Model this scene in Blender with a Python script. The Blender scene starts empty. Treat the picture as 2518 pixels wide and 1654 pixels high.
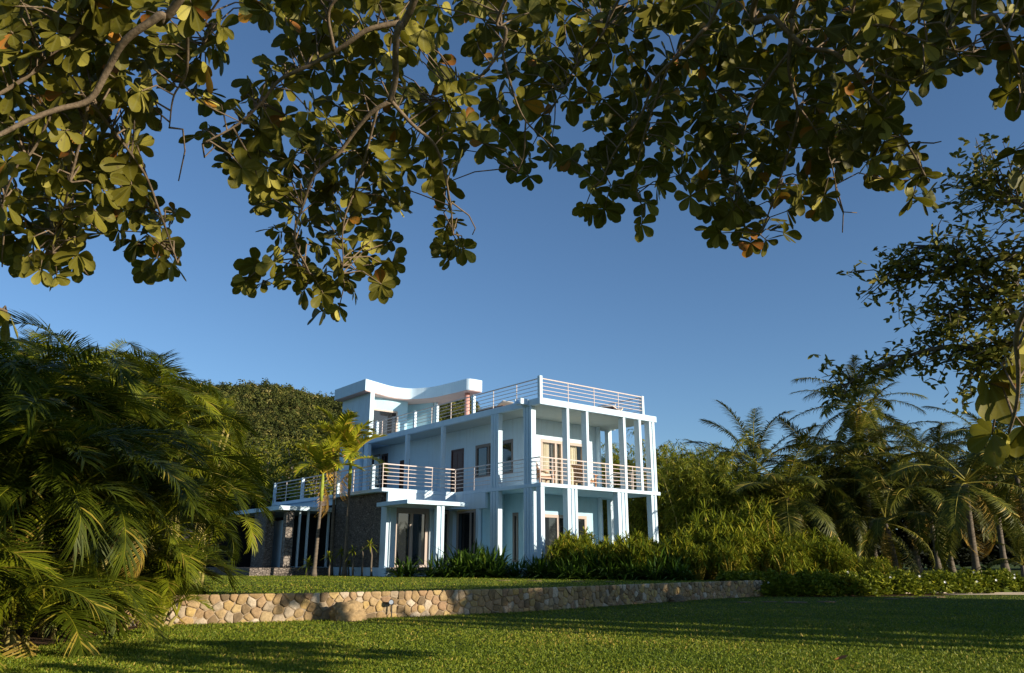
import bpy, math, random
import numpy as np
from mathutils import Vector, Matrix, noise as mnoise

rnd = random.Random(7)
rng = np.random.default_rng(11)
R = math.radians
scene = bpy.context.scene
COL = scene.collection

# ------------------------------------------------------------------ camera
EYE = 1.0
PITCH = 0.281
cam_data = bpy.data.cameras.new("camera")
cam_data.sensor_fit = 'HORIZONTAL'
cam_data.sensor_width = 36.0
cam_data.lens = 36.0 * 1921.19 / 2518.0
cam_data.clip_start = 0.05
cam_data.clip_end = 6000.0
cam = bpy.data.objects.new("camera", cam_data)
cam.location = (0, 0, EYE)
cam.rotation_euler = (R(90) + PITCH, 0, 0)
COL.objects.link(cam)
scene.camera = cam

# ------------------------------------------------------------------ sky, sun, exposure
SUN_AZ = 120.0          # clockwise from +Y (the view direction)
SUN_EL = 14.0
world = bpy.data.worlds.new("World")
scene.world = world
world.use_nodes = True
wn = world.node_tree
bg = wn.nodes["Background"]
sky = wn.nodes.new("ShaderNodeTexSky")
sky.sky_type = 'NISHITA'
sky.sun_disc = False
sky.sun_elevation = R(SUN_EL)
sky.sun_rotation = R(SUN_AZ)
sky.altitude = 600
sky.air_density = 1.0
sky.dust_density = 0.4
sky.ozone_density = 4.0
bg.inputs["Strength"].default_value = 0.108
wn.links.new(sky.outputs[0], bg.inputs["Color"])

sun_data = bpy.data.lights.new("sun", 'SUN')
sun_data.energy = 5.0
sun_data.angle = R(0.55)
sun_data.color = (1.0, 0.90, 0.75)
sun = bpy.data.objects.new("sun", sun_data)
sdir = Vector((math.sin(R(SUN_AZ)) * math.cos(R(SUN_EL)), math.cos(R(SUN_AZ)) * math.cos(R(SUN_EL)), math.sin(R(SUN_EL))))
sun.rotation_euler = sdir.to_track_quat('Z', 'Y').to_euler()
sun.location = (30, -17, 30)
COL.objects.link(sun)
scene.view_settings.view_transform = 'Standard'
scene.view_settings.look = 'None'
scene.view_settings.exposure = 0.47
scene.view_settings.gamma = 1.0

# ------------------------------------------------------------------ helpers: objects
def tag(o, label=None, cat=None, group=None, kind=None):
    if label: o['label'] = label
    if cat: o['category'] = cat
    if group: o['group'] = group
    if kind: o['kind'] = kind
    return o

def thing(name, label, cat, loc=(0, 0, 0), rz=0.0, group=None):
    o = bpy.data.objects.new(name, None)
    o.empty_display_size = 0.3
    COL.objects.link(o)
    o.location = loc
    o.rotation_euler = (0, 0, rz)
    return tag(o, label, cat, group)

def link_mesh(name, me, parent=None, loc=None):
    o = bpy.data.objects.new(name, me)
    COL.objects.link(o)
    if parent is not None: o.parent = parent
    if loc is not None: o.location = loc
    return o

def copy_tree(o, parent=None):
    c = o.copy(); COL.objects.link(c)
    if parent is not None: c.parent = parent
    for ch in list(o.children): copy_tree(ch, c)
    return c

def arr_mesh(name, V, F, mats, tint=None, smooth=False, uv=None, midx=None):
    """V (n,3), F (m,k) index array of equal-sided faces."""
    V = np.asarray(V, dtype=np.float32); F = np.asarray(F, dtype=np.int32)
    me = bpy.data.meshes.new(name)
    m, k = F.shape
    me.vertices.add(len(V)); me.vertices.foreach_set("co", V.ravel())
    me.loops.add(m * k); me.loops.foreach_set("vertex_index", F.ravel())
    me.polygons.add(m); me.polygons.foreach_set("loop_start", np.arange(0, m * k, k, dtype=np.int32))
    if not isinstance(mats, (list, tuple)): mats = [mats]
    for x in mats: me.materials.append(x)
    if midx is not None: me.polygons.foreach_set("material_index", np.asarray(midx, dtype=np.int32))
    me.polygons.foreach_set("use_smooth", np.full(m, bool(smooth)))
    if uv is not None:
        l = me.uv_layers.new(name="UVMap")
        l.data.foreach_set("uv", np.asarray(uv, dtype=np.float32)[F.ravel()].ravel())
    me.update(calc_edges=True)
    if tint is not None:
        a = me.attributes.new("tint", 'FLOAT', 'FACE')
        a.data.foreach_set("value", np.asarray(tint, dtype=np.float32))
    return me

class MB:
    """collects boxes, tubes and prisms for ONE mesh"""
    def __init__(s): s.v = []; s.f = []; s.t = []
    def add(s, vs, fs, t=0.0):
        n = len(s.v); s.v += [tuple(v) for v in vs]
        for f in fs: s.f.append([i + n for i in f]); s.t.append(t)
    def box(s, x0, x1, y0, y1, z0, z1, t=0.0):
        vs = [(x0, y0, z0), (x1, y0, z0), (x1, y1, z0), (x0, y1, z0), (x0, y0, z1), (x1, y0, z1), (x1, y1, z1), (x0, y1, z1)]
        s.add(vs, [(0, 3, 2, 1), (4, 5, 6, 7), (0, 1, 5, 4), (1, 2, 6, 5), (2, 3, 7, 6), (3, 0, 4, 7)], t)
    def prism(s, poly, z0, z1, t=0.0):
        a = sum(poly[i][0] * poly[(i + 1) % len(poly)][1] - poly[(i + 1) % len(poly)][0] * poly[i][1] for i in range(len(poly)))
        if a < 0: poly = poly[::-1]
        n = len(poly)
        vs = [(p[0], p[1], z0) for p in poly] + [(p[0], p[1], z1) for p in poly]
        s.add(vs, [tuple(range(n - 1, -1, -1)), tuple(range(n, 2 * n))] + [(i, (i + 1) % n, n + (i + 1) % n, n + i) for i in range(n)], t)
    def tube(s, pts, rad, k=6, t=0.0, caps=True):
        pts = [Vector(p) for p in pts]
        if not isinstance(rad, (list, tuple, np.ndarray)): rad = [rad] * len(pts)
        vs = []; fs = []
        prev = None
        for i, p in enumerate(pts):
            d = (pts[min(i + 1, len(pts) - 1)] - pts[max(i - 1, 0)])
            d = d.normalized() if d.length > 1e-9 else Vector((0, 0, 1))
            if prev is None:
                a = Vector((0, 0, 1)) if abs(d.z) < 0.9 else Vector((1, 0, 0))
                x = d.cross(a).normalized()
            else:
                x = (prev - d * prev.dot(d))
                x = x.normalized() if x.length > 1e-6 else d.orthogonal().normalized()
            prev = x
            y = d.cross(x)
            for j in range(k):
                a = 2 * math.pi * j / k
                vs.append(p + (x * math.cos(a) + y * math.sin(a)) * rad[i])
        for i in range(len(pts) - 1):
            for j in range(k):
                fs.append((i * k + j, i * k + (j + 1) % k, (i + 1) * k + (j + 1) % k, (i + 1) * k + j))
        if caps:
            fs.append(tuple(range(k - 1, -1, -1))); fs.append(tuple((len(pts) - 1) * k + j for j in range(k)))
        s.add(vs, fs, t)
    def mesh(s, name, mats, smooth=False, bevel=0.0):
        me = bpy.data.meshes.new(name)
        me.from_pydata(s.v, [], s.f)
        if not isinstance(mats, (list, tuple)): mats = [mats]
        for m in mats: me.materials.append(m)
        if smooth: me.polygons.foreach_set("use_smooth", [True] * len(me.polygons))
        if any(s.t):
            a = me.attributes.new("tint", 'FLOAT', 'FACE'); a.data.foreach_set("value", s.t)
        return me
    def build(s, name, mats, parent=None, smooth=False, bevel=0.0, loc=None):
        o = link_mesh(name, s.mesh(name, mats, smooth), parent, loc)
        if bevel:
            b = o.modifiers.new("bevel", 'BEVEL'); b.width = bevel; b.segments = 2; b.limit_method = 'ANGLE'; b.angle_limit = R(40)
        return o

# ------------------------------------------------------------------ helpers: materials
def mat(name, color, rough=0.6, spec=0.4, metal=0.0):
    m = bpy.data.materials.new(name); m.use_nodes = True
    b = m.node_tree.nodes["Principled BSDF"]
    b.inputs["Base Color"].default_value = (*color, 1)
    b.inputs["Roughness"].default_value = rough
    b.inputs["Specular IOR Level"].default_value = spec
    b.inputs["Metallic"].default_value = metal
    return m

def N(m, t, **kw):
    n = m.node_tree.nodes.new(t)
    for k, v in kw.items(): setattr(n, k, v)
    return n

def L(m, a, b): m.node_tree.links.new(a, b)

def ramp(m, stops, interp='LINEAR'):
    r = N(m, "ShaderNodeValToRGB"); cr = r.color_ramp; cr.interpolation = interp
    while len(cr.elements) < len(stops): cr.elements.new(0.5)
    for e, (p, c) in zip(cr.elements, stops): e.position = p; e.color = (*c, 1)
    return r

def noise_tex(m, scale, detail=4, rough=0.55, coord='Object', mapping=None):
    tc = N(m, "ShaderNodeTexCoord"); n = N(m, "ShaderNodeTexNoise")
    n.inputs["Scale"].default_value = scale; n.inputs["Detail"].default_value = detail; n.inputs["Roughness"].default_value = rough
    src = tc.outputs[coord]
    if mapping:
        mp = N(m, "ShaderNodeMapping"); mp.inputs["Scale"].default_value = mapping
        L(m, src, mp.inputs["Vector"]); src = mp.outputs[0]
    L(m, src, n.inputs["Vector"])
    return n

def mixc(m, fac, a, b, blend='MIX'):
    x = N(m, "ShaderNodeMix", data_type='RGBA', blend_type=blend)
    for sock, v in ((x.inputs[0], fac), (x.inputs[6], a), (x.inputs[7], b)):
        if hasattr(v, 'is_linked'): L(m, v, sock)
        elif isinstance(v, (int, float)): sock.default_value = v
        else: sock.default_value = (*v, 1)
    return x.outputs[2]

def bump(m, height, strength, dist=0.02):
    b = N(m, "ShaderNodeBump"); b.inputs["Strength"].default_value = strength; b.inputs["Distance"].default_value = dist
    L(m, height, b.inputs["Height"])
    L(m, b.outputs[0], m.node_tree.nodes["Principled BSDF"].inputs["Normal"])

def leaf_mat(name, stops, trans=0.25, rough=0.45, spec=0.35, tcol=(0.25, 0.32, 0.03), veins=False):
    m = mat(name, (0.05, 0.08, 0.02), rough, spec)
    b = m.node_tree.nodes["Principled BSDF"]
    at = N(m, "ShaderNodeAttribute", attribute_name="tint")
    r = ramp(m, stops); L(m, at.outputs["Fac"], r.inputs[0])
    col = r.outputs[0]
    if veins:
        tc = N(m, "ShaderNodeTexCoord"); sx = N(m, "ShaderNodeSeparateXYZ"); L(m, tc.outputs["UV"], sx.inputs[0])
        a = N(m, "ShaderNodeMath", operation='SUBTRACT'); L(m, sx.outputs[0], a.inputs[0]); a.inputs[1].default_value = 0.5
        ab = N(m, "ShaderNodeMath", operation='ABSOLUTE'); L(m, a.outputs[0], ab.inputs[0])
        mid = N(m, "ShaderNodeMapRange"); L(m, ab.outputs[0], mid.inputs[0])
        mid.inputs[1].default_value = 0.015; mid.inputs[2].default_value = 0.05; mid.inputs[3].default_value = 0.55; mid.inputs[4].default_value = 0.0
        # side veins
        vv = N(m, "ShaderNodeMath", operation='MULTIPLY_ADD'); L(m, ab.outputs[0], vv.inputs[0]); vv.inputs[1].default_value = -0.55; L(m, sx.outputs[1], vv.inputs[2])
        ms = N(m, "ShaderNodeMath", operation='MULTIPLY'); L(m, vv.outputs[0], ms.inputs[0]); ms.inputs[1].default_value = 55.0
        sn = N(m, "ShaderNodeMath", operation='SINE'); L(m, ms.outputs[0], sn.inputs[0])
        sv = N(m, "ShaderNodeMapRange"); L(m, sn.outputs[0], sv.inputs[0])
        sv.inputs[1].default_value = 0.8; sv.inputs[2].default_value = 1.0; sv.inputs[3].default_value = 0.0; sv.inputs[4].default_value = 0.25
        mx = N(m, "ShaderNodeMath", operation='MAXIMUM'); L(m, mid.outputs[0], mx.inputs[0]); L(m, sv.outputs[0], mx.inputs[1])
        col = mixc(m, mx.outputs[0], col, (0.20, 0.185, 0.05))
        nz = noise_tex(m, 35, 3)
        sp = ramp(m, [(0.62, (0, 0, 0)), (0.74, (1, 1, 1))]); L(m, nz.outputs[0], sp.inputs[0])
        col = mixc(m, sp.outputs[0], col, (0.10, 0.065, 0.02))
    L(m, col, b.inputs["Base Color"])
    t = N(m, "ShaderNodeBsdfTranslucent")
    tc_ = mixc(m, 0.5, col, tcol); L(m, tc_, t.inputs["Color"])
    mx = N(m, "ShaderNodeMixShader"); mx.inputs[0].default_value = trans
    L(m, b.outputs[0], mx.inputs[1]); L(m, t.outputs[0], mx.inputs[2])
    L(m, mx.outputs[0], m.node_tree.nodes["Material Output"].inputs["Surface"])
    return m

# paint of the house: pale blue plaster, weathered
def plaster(name, c1, c2, stain=0.35):
    m = mat(name, c1, 0.75, 0.25)
    b = m.node_tree.nodes["Principled BSDF"]
    n1 = noise_tex(m, 0.9, 6, 0.6)
    r1 = ramp(m, [(0.35, c1), (0.65, c2)]); L(m, n1.outputs[0], r1.inputs[0])
    n2 = noise_tex(m, 1.0, 5, 0.65, mapping=(6.0, 6.0, 0.5))
    r2 = ramp(m, [(0.52, (0, 0, 0)), (0.72, (1, 1, 1))]); L(m, n2.outputs[0], r2.inputs[0])
    f = N(m, "ShaderNodeMath", operation='MULTIPLY'); L(m, r2.outputs[0], f.inputs[0]); f.inputs[1].default_value = stain
    col = mixc(m, f.outputs[0], r1.outputs[0], tuple(x * 0.72 for x in c2))
    L(m, col, b.inputs["Base Color"])
    n4 = noise_tex(m, 0.55, 3, 0.5); r4 = ramp(m, [(0.5, (0, 0, 0)), (0.75, (1, 1, 1))]); L(m, n4.outputs[0], r4.inputs[0])
    f4 = N(m, "ShaderNodeMath", operation='MULTIPLY'); L(m, r4.outputs[0], f4.inputs[0]); f4.inputs[1].default_value = stain * 0.7
    L(m, mixc(m, f4.outputs[0], col, tuple(a * b_ for a, b_ in zip(c2, (0.95, 0.86, 0.74)))), b.inputs["Base Color"])
    n3 = noise_tex(m, 60, 3); bump(m, n3.outputs[0], 0.15, 0.01)
    return m

M = {}
M['plaster'] = plaster("pale_blue_plaster", (0.55, 0.68, 0.76), (0.61, 0.73, 0.80), 0.55)
M['slab'] = plaster("pale_blue_concrete", (0.54, 0.68, 0.78), (0.60, 0.74, 0.83), 0.4)
M['teal'] = plaster("aqua_plaster", (0.36, 0.57, 0.66), (0.43, 0.63, 0.71), 0.45)
M['soffit'] = plaster("grey_soffit", (0.46, 0.52, 0.48), (0.53, 0.57, 0.52), 0.4)
M['pink'] = plaster("salmon_plaster", (0.60, 0.30, 0.25), (0.66, 0.36, 0.30), 0.1)
M['cream'] = mat("cream_metal", (0.72, 0.60, 0.53), 0.35, 0.5)
M['frame'] = mat("taupe_timber", (0.42, 0.33, 0.27), 0.5, 0.4)
M['dframe'] = mat("dark_taupe_timber", (0.20, 0.155, 0.13), 0.5, 0.4)
M['door'] = mat("dark_red_timber", (0.085, 0.025, 0.016), 0.45, 0.4)
M['glass'] = mat("dark_glass", (0.015, 0.018, 0.02), 0.03, 0.8)
M['curtain'] = mat("cream_curtain", (0.70, 0.62, 0.48), 0.9, 0.1)
M['wood'] = mat("oiled_wood", (0.40, 0.17, 0.06), 0.45, 0.4)
M['cushion'] = mat("cream_cushion", (0.62, 0.55, 0.46), 0.9, 0.1)
M['dark'] = mat("dark_interior", (0.02, 0.02, 0.02), 0.9, 0.1)  # near-black: the shade inside rooms and porch is in the colour
M['black'] = mat("black_metal", (0.02, 0.02, 0.022), 0.4, 0.5)
M['steel'] = mat("lamp_lens", (0.5, 0.55, 0.6), 0.15, 0.6)

def stone_clad(name, scale, cols, mortar):
    m = mat(name, cols[0], 0.85, 0.2); b = m.node_tree.nodes["Principled BSDF"]
    tc = N(m, "ShaderNodeTexCoord"); mp = N(m, "ShaderNodeMapping"); mp.inputs["Scale"].default_value = (scale, scale, scale * 1.6)
    L(m, tc.outputs["Object"], mp.inputs[0])
    v = N(m, "ShaderNodeTexVoronoi", feature='F1'); L(m, mp.outputs[0], v.inputs["Vector"])
    v.inputs["Scale"].default_value = 1.0
    e = N(m, "ShaderNodeTexVoronoi", feature='DISTANCE_TO_EDGE'); L(m, mp.outputs[0], e.inputs["Vector"]); e.inputs["Scale"].default_value = 1.0
    sp = N(m, "ShaderNodeSeparateColor"); L(m, v.outputs["Color"], sp.inputs[0])
    r = ramp(m, [(i / (len(cols) - 1), c) for i, c in enumerate(cols)]); L(m, sp.outputs[0], r.inputs[0])
    er = ramp(m, [(0.02, (0, 0, 0)), (0.09, (1, 1, 1))]); L(m, e.outputs["Distance"], er.inputs[0])
    col = mixc(m, er.outputs[0], mortar, r.outputs[0])
    n = noise_tex(m, 18, 5); col = mixc(m, 0.35, col, n.outputs[0], 'MULTIPLY')
    L(m, col, b.inputs["Base Color"]); bump(m, er.outputs[0], 0.9, 0.03)
    return m
M['clad'] = stone_clad("grey_stone_cladding", 7.5, [(0.17, 0.14, 0.115), (0.27, 0.22, 0.18), (0.20, 0.165, 0.135), (0.34, 0.28, 0.23)], (0.085, 0.07, 0.06))
M['pillar'] = stone_clad("tan_stone_pillar", 5.0, [(0.26, 0.22, 0.18), (0.36, 0.31, 0.26), (0.22, 0.19, 0.16)], (0.13, 0.11, 0.1))

# garden stone
m = mat("garden_stone", (0.4, 0.3, 0.2), 0.85, 0.2); b = m.node_tree.nodes["Principled BSDF"]
at = N(m, "ShaderNodeAttribute", attribute_name="tint")
r = ramp(m, [(0.0, (0.17, 0.125, 0.075)), (0.15, (0.36, 0.245, 0.115)), (0.35, (0.46, 0.33, 0.17)), (0.5, (0.35, 0.225, 0.13)), (0.65, (0.55, 0.39, 0.15)), (0.8, (0.38, 0.30, 0.20)), (0.95, (0.62, 0.52, 0.38))])
L(m, at.outputs["Fac"], r.inputs[0])
n1 = noise_tex(m, 22, 6, 0.65); r1 = ramp(m, [(0.3, (0.55, 0.52, 0.5)), (0.7, (1.1, 1.05, 1.0))]); L(m, n1.outputs[0], r1.inputs[0])
L(m, mixc(m, 0.8, r.outputs[0], r1.outputs[0], 'MULTIPLY'), b.inputs["Base Color"])
n2 = noise_tex(m, 45, 5, 0.7); bump(m, n2.outputs[0], 0.6, 0.012)
M['stone'] = m
m = mat("wall_mortar", (0.22, 0.17, 0.12), 0.95, 0.1); n1 = noise_tex(m, 40, 4)
r1 = ramp(m, [(0.3, (0.27, 0.20, 0.13)), (0.7, (0.42, 0.32, 0.21))]); L(m, n1.outputs[0], r1.inputs[0]); L(m, r1.outputs[0], m.node_tree.nodes["Principled BSDF"].inputs["Base Color"])
bump(m, n1.outputs[0], 0.5, 0.01)
M['mortar'] = m

# ground
m = mat("lawn_ground", (0.05, 0.07, 0.02), 0.95, 0.1); b = m.node_tree.nodes["Principled BSDF"]
n1 = noise_tex(m, 0.5, 5, 0.6); n2 = noise_tex(m, 30, 4, 0.7)
r1 = ramp(m, [(0.35, (0.06, 0.085, 0.014)), (0.65, (0.09, 0.115, 0.02))]); L(m, n1.outputs[0], r1.inputs[0])
r2 = ramp(m, [(0.35, (0.55, 0.55, 0.5)), (0.65, (1.2, 1.2, 1.0))]); L(m, n2.outputs[0], r2.inputs[0])
L(m, mixc(m, 0.9, r1.outputs[0], r2.outputs[0], 'MULTIPLY'), b.inputs["Base Color"]); bump(m, n2.outputs[0], 0.8, 0.03)
M['lawn'] = m
m = mat("garden_soil", (0.10, 0.06, 0.035), 0.95, 0.1); n1 = noise_tex(m, 14, 6, 0.7)
r1 = ramp(m, [(0.3, (0.05, 0.03, 0.018)), (0.55, (0.14, 0.085, 0.045)), (0.8, (0.22, 0.13, 0.07))]); L(m, n1.outputs[0], r1.inputs[0])
L(m, r1.outputs[0], m.node_tree.nodes["Principled BSDF"].inputs["Base Color"]); bump(m, n1.outputs[0], 0.8, 0.03)
M['soil'] = m
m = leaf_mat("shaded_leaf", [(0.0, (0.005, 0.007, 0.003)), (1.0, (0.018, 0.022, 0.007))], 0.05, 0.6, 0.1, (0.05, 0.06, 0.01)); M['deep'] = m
M['hill'] = mat("hill_ground", (0.035, 0.034, 0.012), 0.95, 0.05)

def bark(name, c1, c2, scale=(12, 12, 3), s=4):
    m = mat(name, c1, 0.85, 0.2); n1 = noise_tex(m, s, 6, 0.7, mapping=scale)
    r1 = ramp(m, [(0.3, c1), (0.7, c2)]); L(m, n1.outputs[0], r1.inputs[0]); L(m, r1.outputs[0], m.node_tree.nodes["Principled BSDF"].inputs["Base Color"])
    bump(m, n1.outputs[0], 0.7, 0.01)
    return m
M['bark'] = bark("almond_bark", (0.11, 0.075, 0.045), (0.26, 0.19, 0.12), (6, 6, 6), 5)
M['palmbark'] = bark("palm_bark", (0.085, 0.065, 0.045), (0.20, 0.16, 0.115), (2, 2, 14), 1.5)
M['cane'] = bark("areca_cane", (0.22, 0.19, 0.05), (0.36, 0.28, 0.09), (2, 2, 9), 1.5)
M['stemgreen'] = bark("green_crownshaft", (0.20, 0.26, 0.03), (0.34, 0.36, 0.06), (2, 2, 5), 1.5)
M['greybark'] = bark("grey_bark", (0.12, 0.10, 0.08), (0.24, 0.2, 0.16), (5, 5, 3), 4)

M['almond'] = leaf_mat("almond_leaf", [(0.0, (0.0390, 0.0396, 0.0053)), (0.4, (0.0976, 0.0900, 0.0105)), (0.72, (0.1830, 0.1584, 0.0189)), (0.85, (0.3660, 0.3180, 0.0525)), (0.905, (0.5124, 0.4320, 0.1050)), (0.925, (0.2440, 0.0960, 0.0210)), (0.97, (0.3660, 0.1320, 0.0263)), (1.0, (0.5612, 0.2640, 0.0315))], 0.26, 0.5, 0.12, (0.30, 0.27, 0.015), veins=True)
M['areca'] = leaf_mat("areca_leaflet", [(0.0, (0.0267, 0.0383, 0.0025)), (0.5, (0.0786, 0.0978, 0.0047)), (0.8, (0.2275, 0.2365, 0.0100)), (0.9, (0.2912, 0.2475, 0.0250)), (1.0, (0.3360, 0.1870, 0.0500))], 0.22, 0.5, 0.16, (0.2, 0.26, 0.02))
M['coco'] = leaf_mat("coconut_leaflet", [(0.0, (0.0334, 0.0435, 0.0037)), (0.5, (0.0941, 0.0990, 0.0089)), (0.8, (0.2724, 0.2384, 0.0251)), (0.9, (0.3600, 0.2832, 0.0600)), (1.0, (0.7082, 0.3988, 0.0816))], 0.15, 0.5, 0.16, (0.16, 0.18, 0.03))
M['xmas'] = leaf_mat("garden_palm_leaflet", [(0.0, (0.1284, 0.1677, 0.0107)), (0.5, (0.2822, 0.2909, 0.0160)), (0.8, (0.4619, 0.4028, 0.0213)), (0.9, (0.6672, 0.3804, 0.0639)), (1.0, (0.7186, 0.4028, 0.0958))], 0.25, 0.5, 0.16, (0.3, 0.32, 0.02))
M['lily'] = leaf_mat("lily_leaf", [(0.0, (0.0219, 0.0529, 0.0051)), (0.6, (0.0547, 0.1057, 0.0088)), (0.9, (0.1093, 0.1762, 0.0128)), (1.0, (0.2915, 0.3304, 0.0382))], 0.15, 0.5, 0.16, (0.12, 0.18, 0.02))
M['drac'] = leaf_mat("dracaena_leaf", [(0.0, (0.0789, 0.1120, 0.0084)), (0.5, (0.1691, 0.2017, 0.0125)), (0.9, (0.3384, 0.3137, 0.0209)), (1.0, (0.4961, 0.3361, 0.0521))], 0.2, 0.5, 0.16, (0.24, 0.25, 0.02))
M['hedge'] = leaf_mat("hedge_leaf", [(0.0, (0.0826, 0.1116, 0.0076)), (0.6, (0.1882, 0.2109, 0.0127)), (1.0, (0.3763, 0.3566, 0.0228))], 0.2, 0.5, 0.16, (0.18, 0.24, 0.02))
M['bamboo'] = leaf_mat("bamboo_leaf", [(0.0, (0.0764, 0.1024, 0.0095)), (0.6, (0.1836, 0.1993, 0.0143)), (0.9, (0.3674, 0.3068, 0.0298)), (1.0, (0.6122, 0.3836, 0.0714))], 0.2, 0.5, 0.16, (0.2, 0.24, 0.03))
M['smallleaf'] = leaf_mat("small_leaf", [(0.0, (0.0984, 0.1149, 0.0231)), (0.6, (0.2326, 0.2224, 0.0404)), (1.0, (0.4923, 0.3832, 0.1009))], 0.15, 0.5, 0.16, (0.16, 0.17, 0.03))
M['wild'] = leaf_mat("wild_leaf", [(0.0, (0.0374, 0.0508, 0.0060)), (0.5, (0.0933, 0.1061, 0.0101)), (0.85, (0.1750, 0.1740, 0.0153)), (1.0, (0.2566, 0.1802, 0.0355))], 0.12, 0.5, 0.16, (0.12, 0.15, 0.02))
M['hillleaf'] = leaf_mat("hill_leaf", [(0.0, (0.0264, 0.0347, 0.0094)), (0.4, (0.0641, 0.0765, 0.0156)), (0.75, (0.1320, 0.1276, 0.0281)), (0.92, (0.2262, 0.1914, 0.0468)), (1.0, (0.3205, 0.2552, 0.1248))], 0.05, 0.6, 0.1, (0.1, 0.12, 0.02))
M['grass'] = leaf_mat("grass_blade", [(0.0, (0.0978, 0.1453, 0.0113)), (0.6, (0.1858, 0.2269, 0.0172)), (0.9, (0.2933, 0.2905, 0.0267)), (1.0, (0.5086, 0.3632, 0.0762))], 0.25, 0.5, 0.16, (0.2, 0.26, 0.03))
M['petal'] = mat("white_petal", (0.8, 0.8, 0.76), 0.6, 0.2)
M['rust'] = mat("rust_leaf", (0.42, 0.14, 0.03), 0.6, 0.3)
M['hose'] = mat("cream_hose", (0.55, 0.45, 0.32), 0.5, 0.4)

# ------------------------------------------------------------------ helpers: foliage
def unit(a): return a / np.maximum(np.linalg.norm(a, axis=-1, keepdims=True), 1e-9)

def blades(P, D, Nn, Ln, W, prof, droop=0.0, fold=0.0, tint=None, curl=0.0):
    """many leaf blades: P base points, D directions, Nn upper-side normals; prof = [(t, halfwidth)]; returns V, F, tint, uv"""
    P = np.asarray(P, float); n = len(P)
    D = unit(np.asarray(D, float)); S = unit(np.cross(D, Nn)); Nn = unit(np.cross(S, D))
    Ln = np.broadcast_to(np.asarray(Ln, float), (n,)); W = np.broadcast_to(np.asarray(W, float), (n,)); droop = np.broadcast_to(np.asarray(droop, float), (n,)); curl = np.broadcast_to(np.asarray(curl, float), (n,))
    cols = 3 if fold else 2
    k = len(prof); V = np.zeros((n, k, cols, 3)); UV = np.zeros((n, k, cols, 2))
    G = np.array([0, 0, -1.0])
    for i, (t, w) in enumerate(prof):
        c = P + D * (Ln * t)[:, None] + G * (droop * Ln * t * t)[:, None] - Nn * (curl * Ln * t * t)[:, None]
        hw = (W * w)[:, None]
        V[:, i, 0] = c - S * hw; V[:, i, -1] = c + S * hw
        UV[:, i, 0] = (0.5 - w, t); UV[:, i, -1] = (0.5 + w, t)
        if fold:
            V[:, i, 1] = c - Nn * (hw * fold); UV[:, i, 1] = (0.5, t)
    V = V.reshape(-1, 3); UV = UV.reshape(-1, 2)
    q = []
    for i in range(k - 1):
        for c in range(cols - 1):
            a = i * cols + c
            q.append((a, a + 1, a + cols + 1, a + cols))
    q = np.array(q)
    F = (np.arange(n)[:, None, None] * (k * cols) + q[None]).reshape(-1, 4)
    if tint is None: tint = rng.random(n) * 0.85
    T = np.repeat(np.asarray(tint, float), len(q))
    return V, F, T, UV

def join(parts):
    V = []; F = []; T = []; U = []; n = 0
    for v, f, t, u in parts:
        V.append(v); F.append(f + n); T.append(t); U.append(u if u is not None else np.zeros((len(v), 2))); n += len(v)
    return np.concatenate(V), np.concatenate(F), np.concatenate(T), np.concatenate(U)

def tube_arr(pts, rad, k=5, tint=0.5):
    pts = np.asarray(pts, float); n = len(pts); rad = np.broadcast_to(np.asarray(rad, float), (n,))
    d = unit(np.gradient(pts, axis=0)); ref = np.array([0.31, 0.17, 0.93])
    if abs(d[n // 2] @ ref) > 0.93: ref = np.array([0.9, 0.3, 0.1])
    x = unit(np.cross(d, ref)); y = np.cross(d, x)
    a = np.arange(k) * 2 * math.pi / k
    V = pts[:, None] + rad[:, None, None] * (x[:, None] * np.cos(a)[None, :, None] + y[:, None] * np.sin(a)[None, :, None])
    F = []
    for i in range(n - 1):
        for j in range(k): F.append((i * k + j, i * k + (j + 1) % k, (i + 1) * k + (j + 1) % k, (i + 1) * k + j))
    F = np.array(F)
    return V.reshape(-1, 3), F, np.full(len(F), tint), None

def rand_dirs(n, zmin=-1.0):
    z = rng.uniform(zmin, 1, n); a = rng.uniform(0, 2 * math.pi, n); r_ = np.sqrt(1 - z * z)
    return np.stack([r_ * np.cos(a), r_ * np.sin(a), z], 1)

LEAF = [(0.0, 0.1), (0.3, 0.42), (0.6, 0.5), (0.85, 0.3), (1.0, 0.03)]
LEAF3 = [(0.0, 0.12), (0.45, 0.5), (1.0, 0.03)]
STRAP = [(0.0, 0.32), (0.35, 0.5), (0.7, 0.38), (1.0, 0.03)]
PINNA = [(0.0, 0.4), (0.4, 0.5), (0.75, 0.3), (1.0, 0.02)]
OBOV = [(0.0, 0.02), (0.12, 0.06), (0.3, 0.15), (0.5, 0.24), (0.68, 0.295), (0.82, 0.275), (0.93, 0.17), (1.0, 0.02)]

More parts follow.
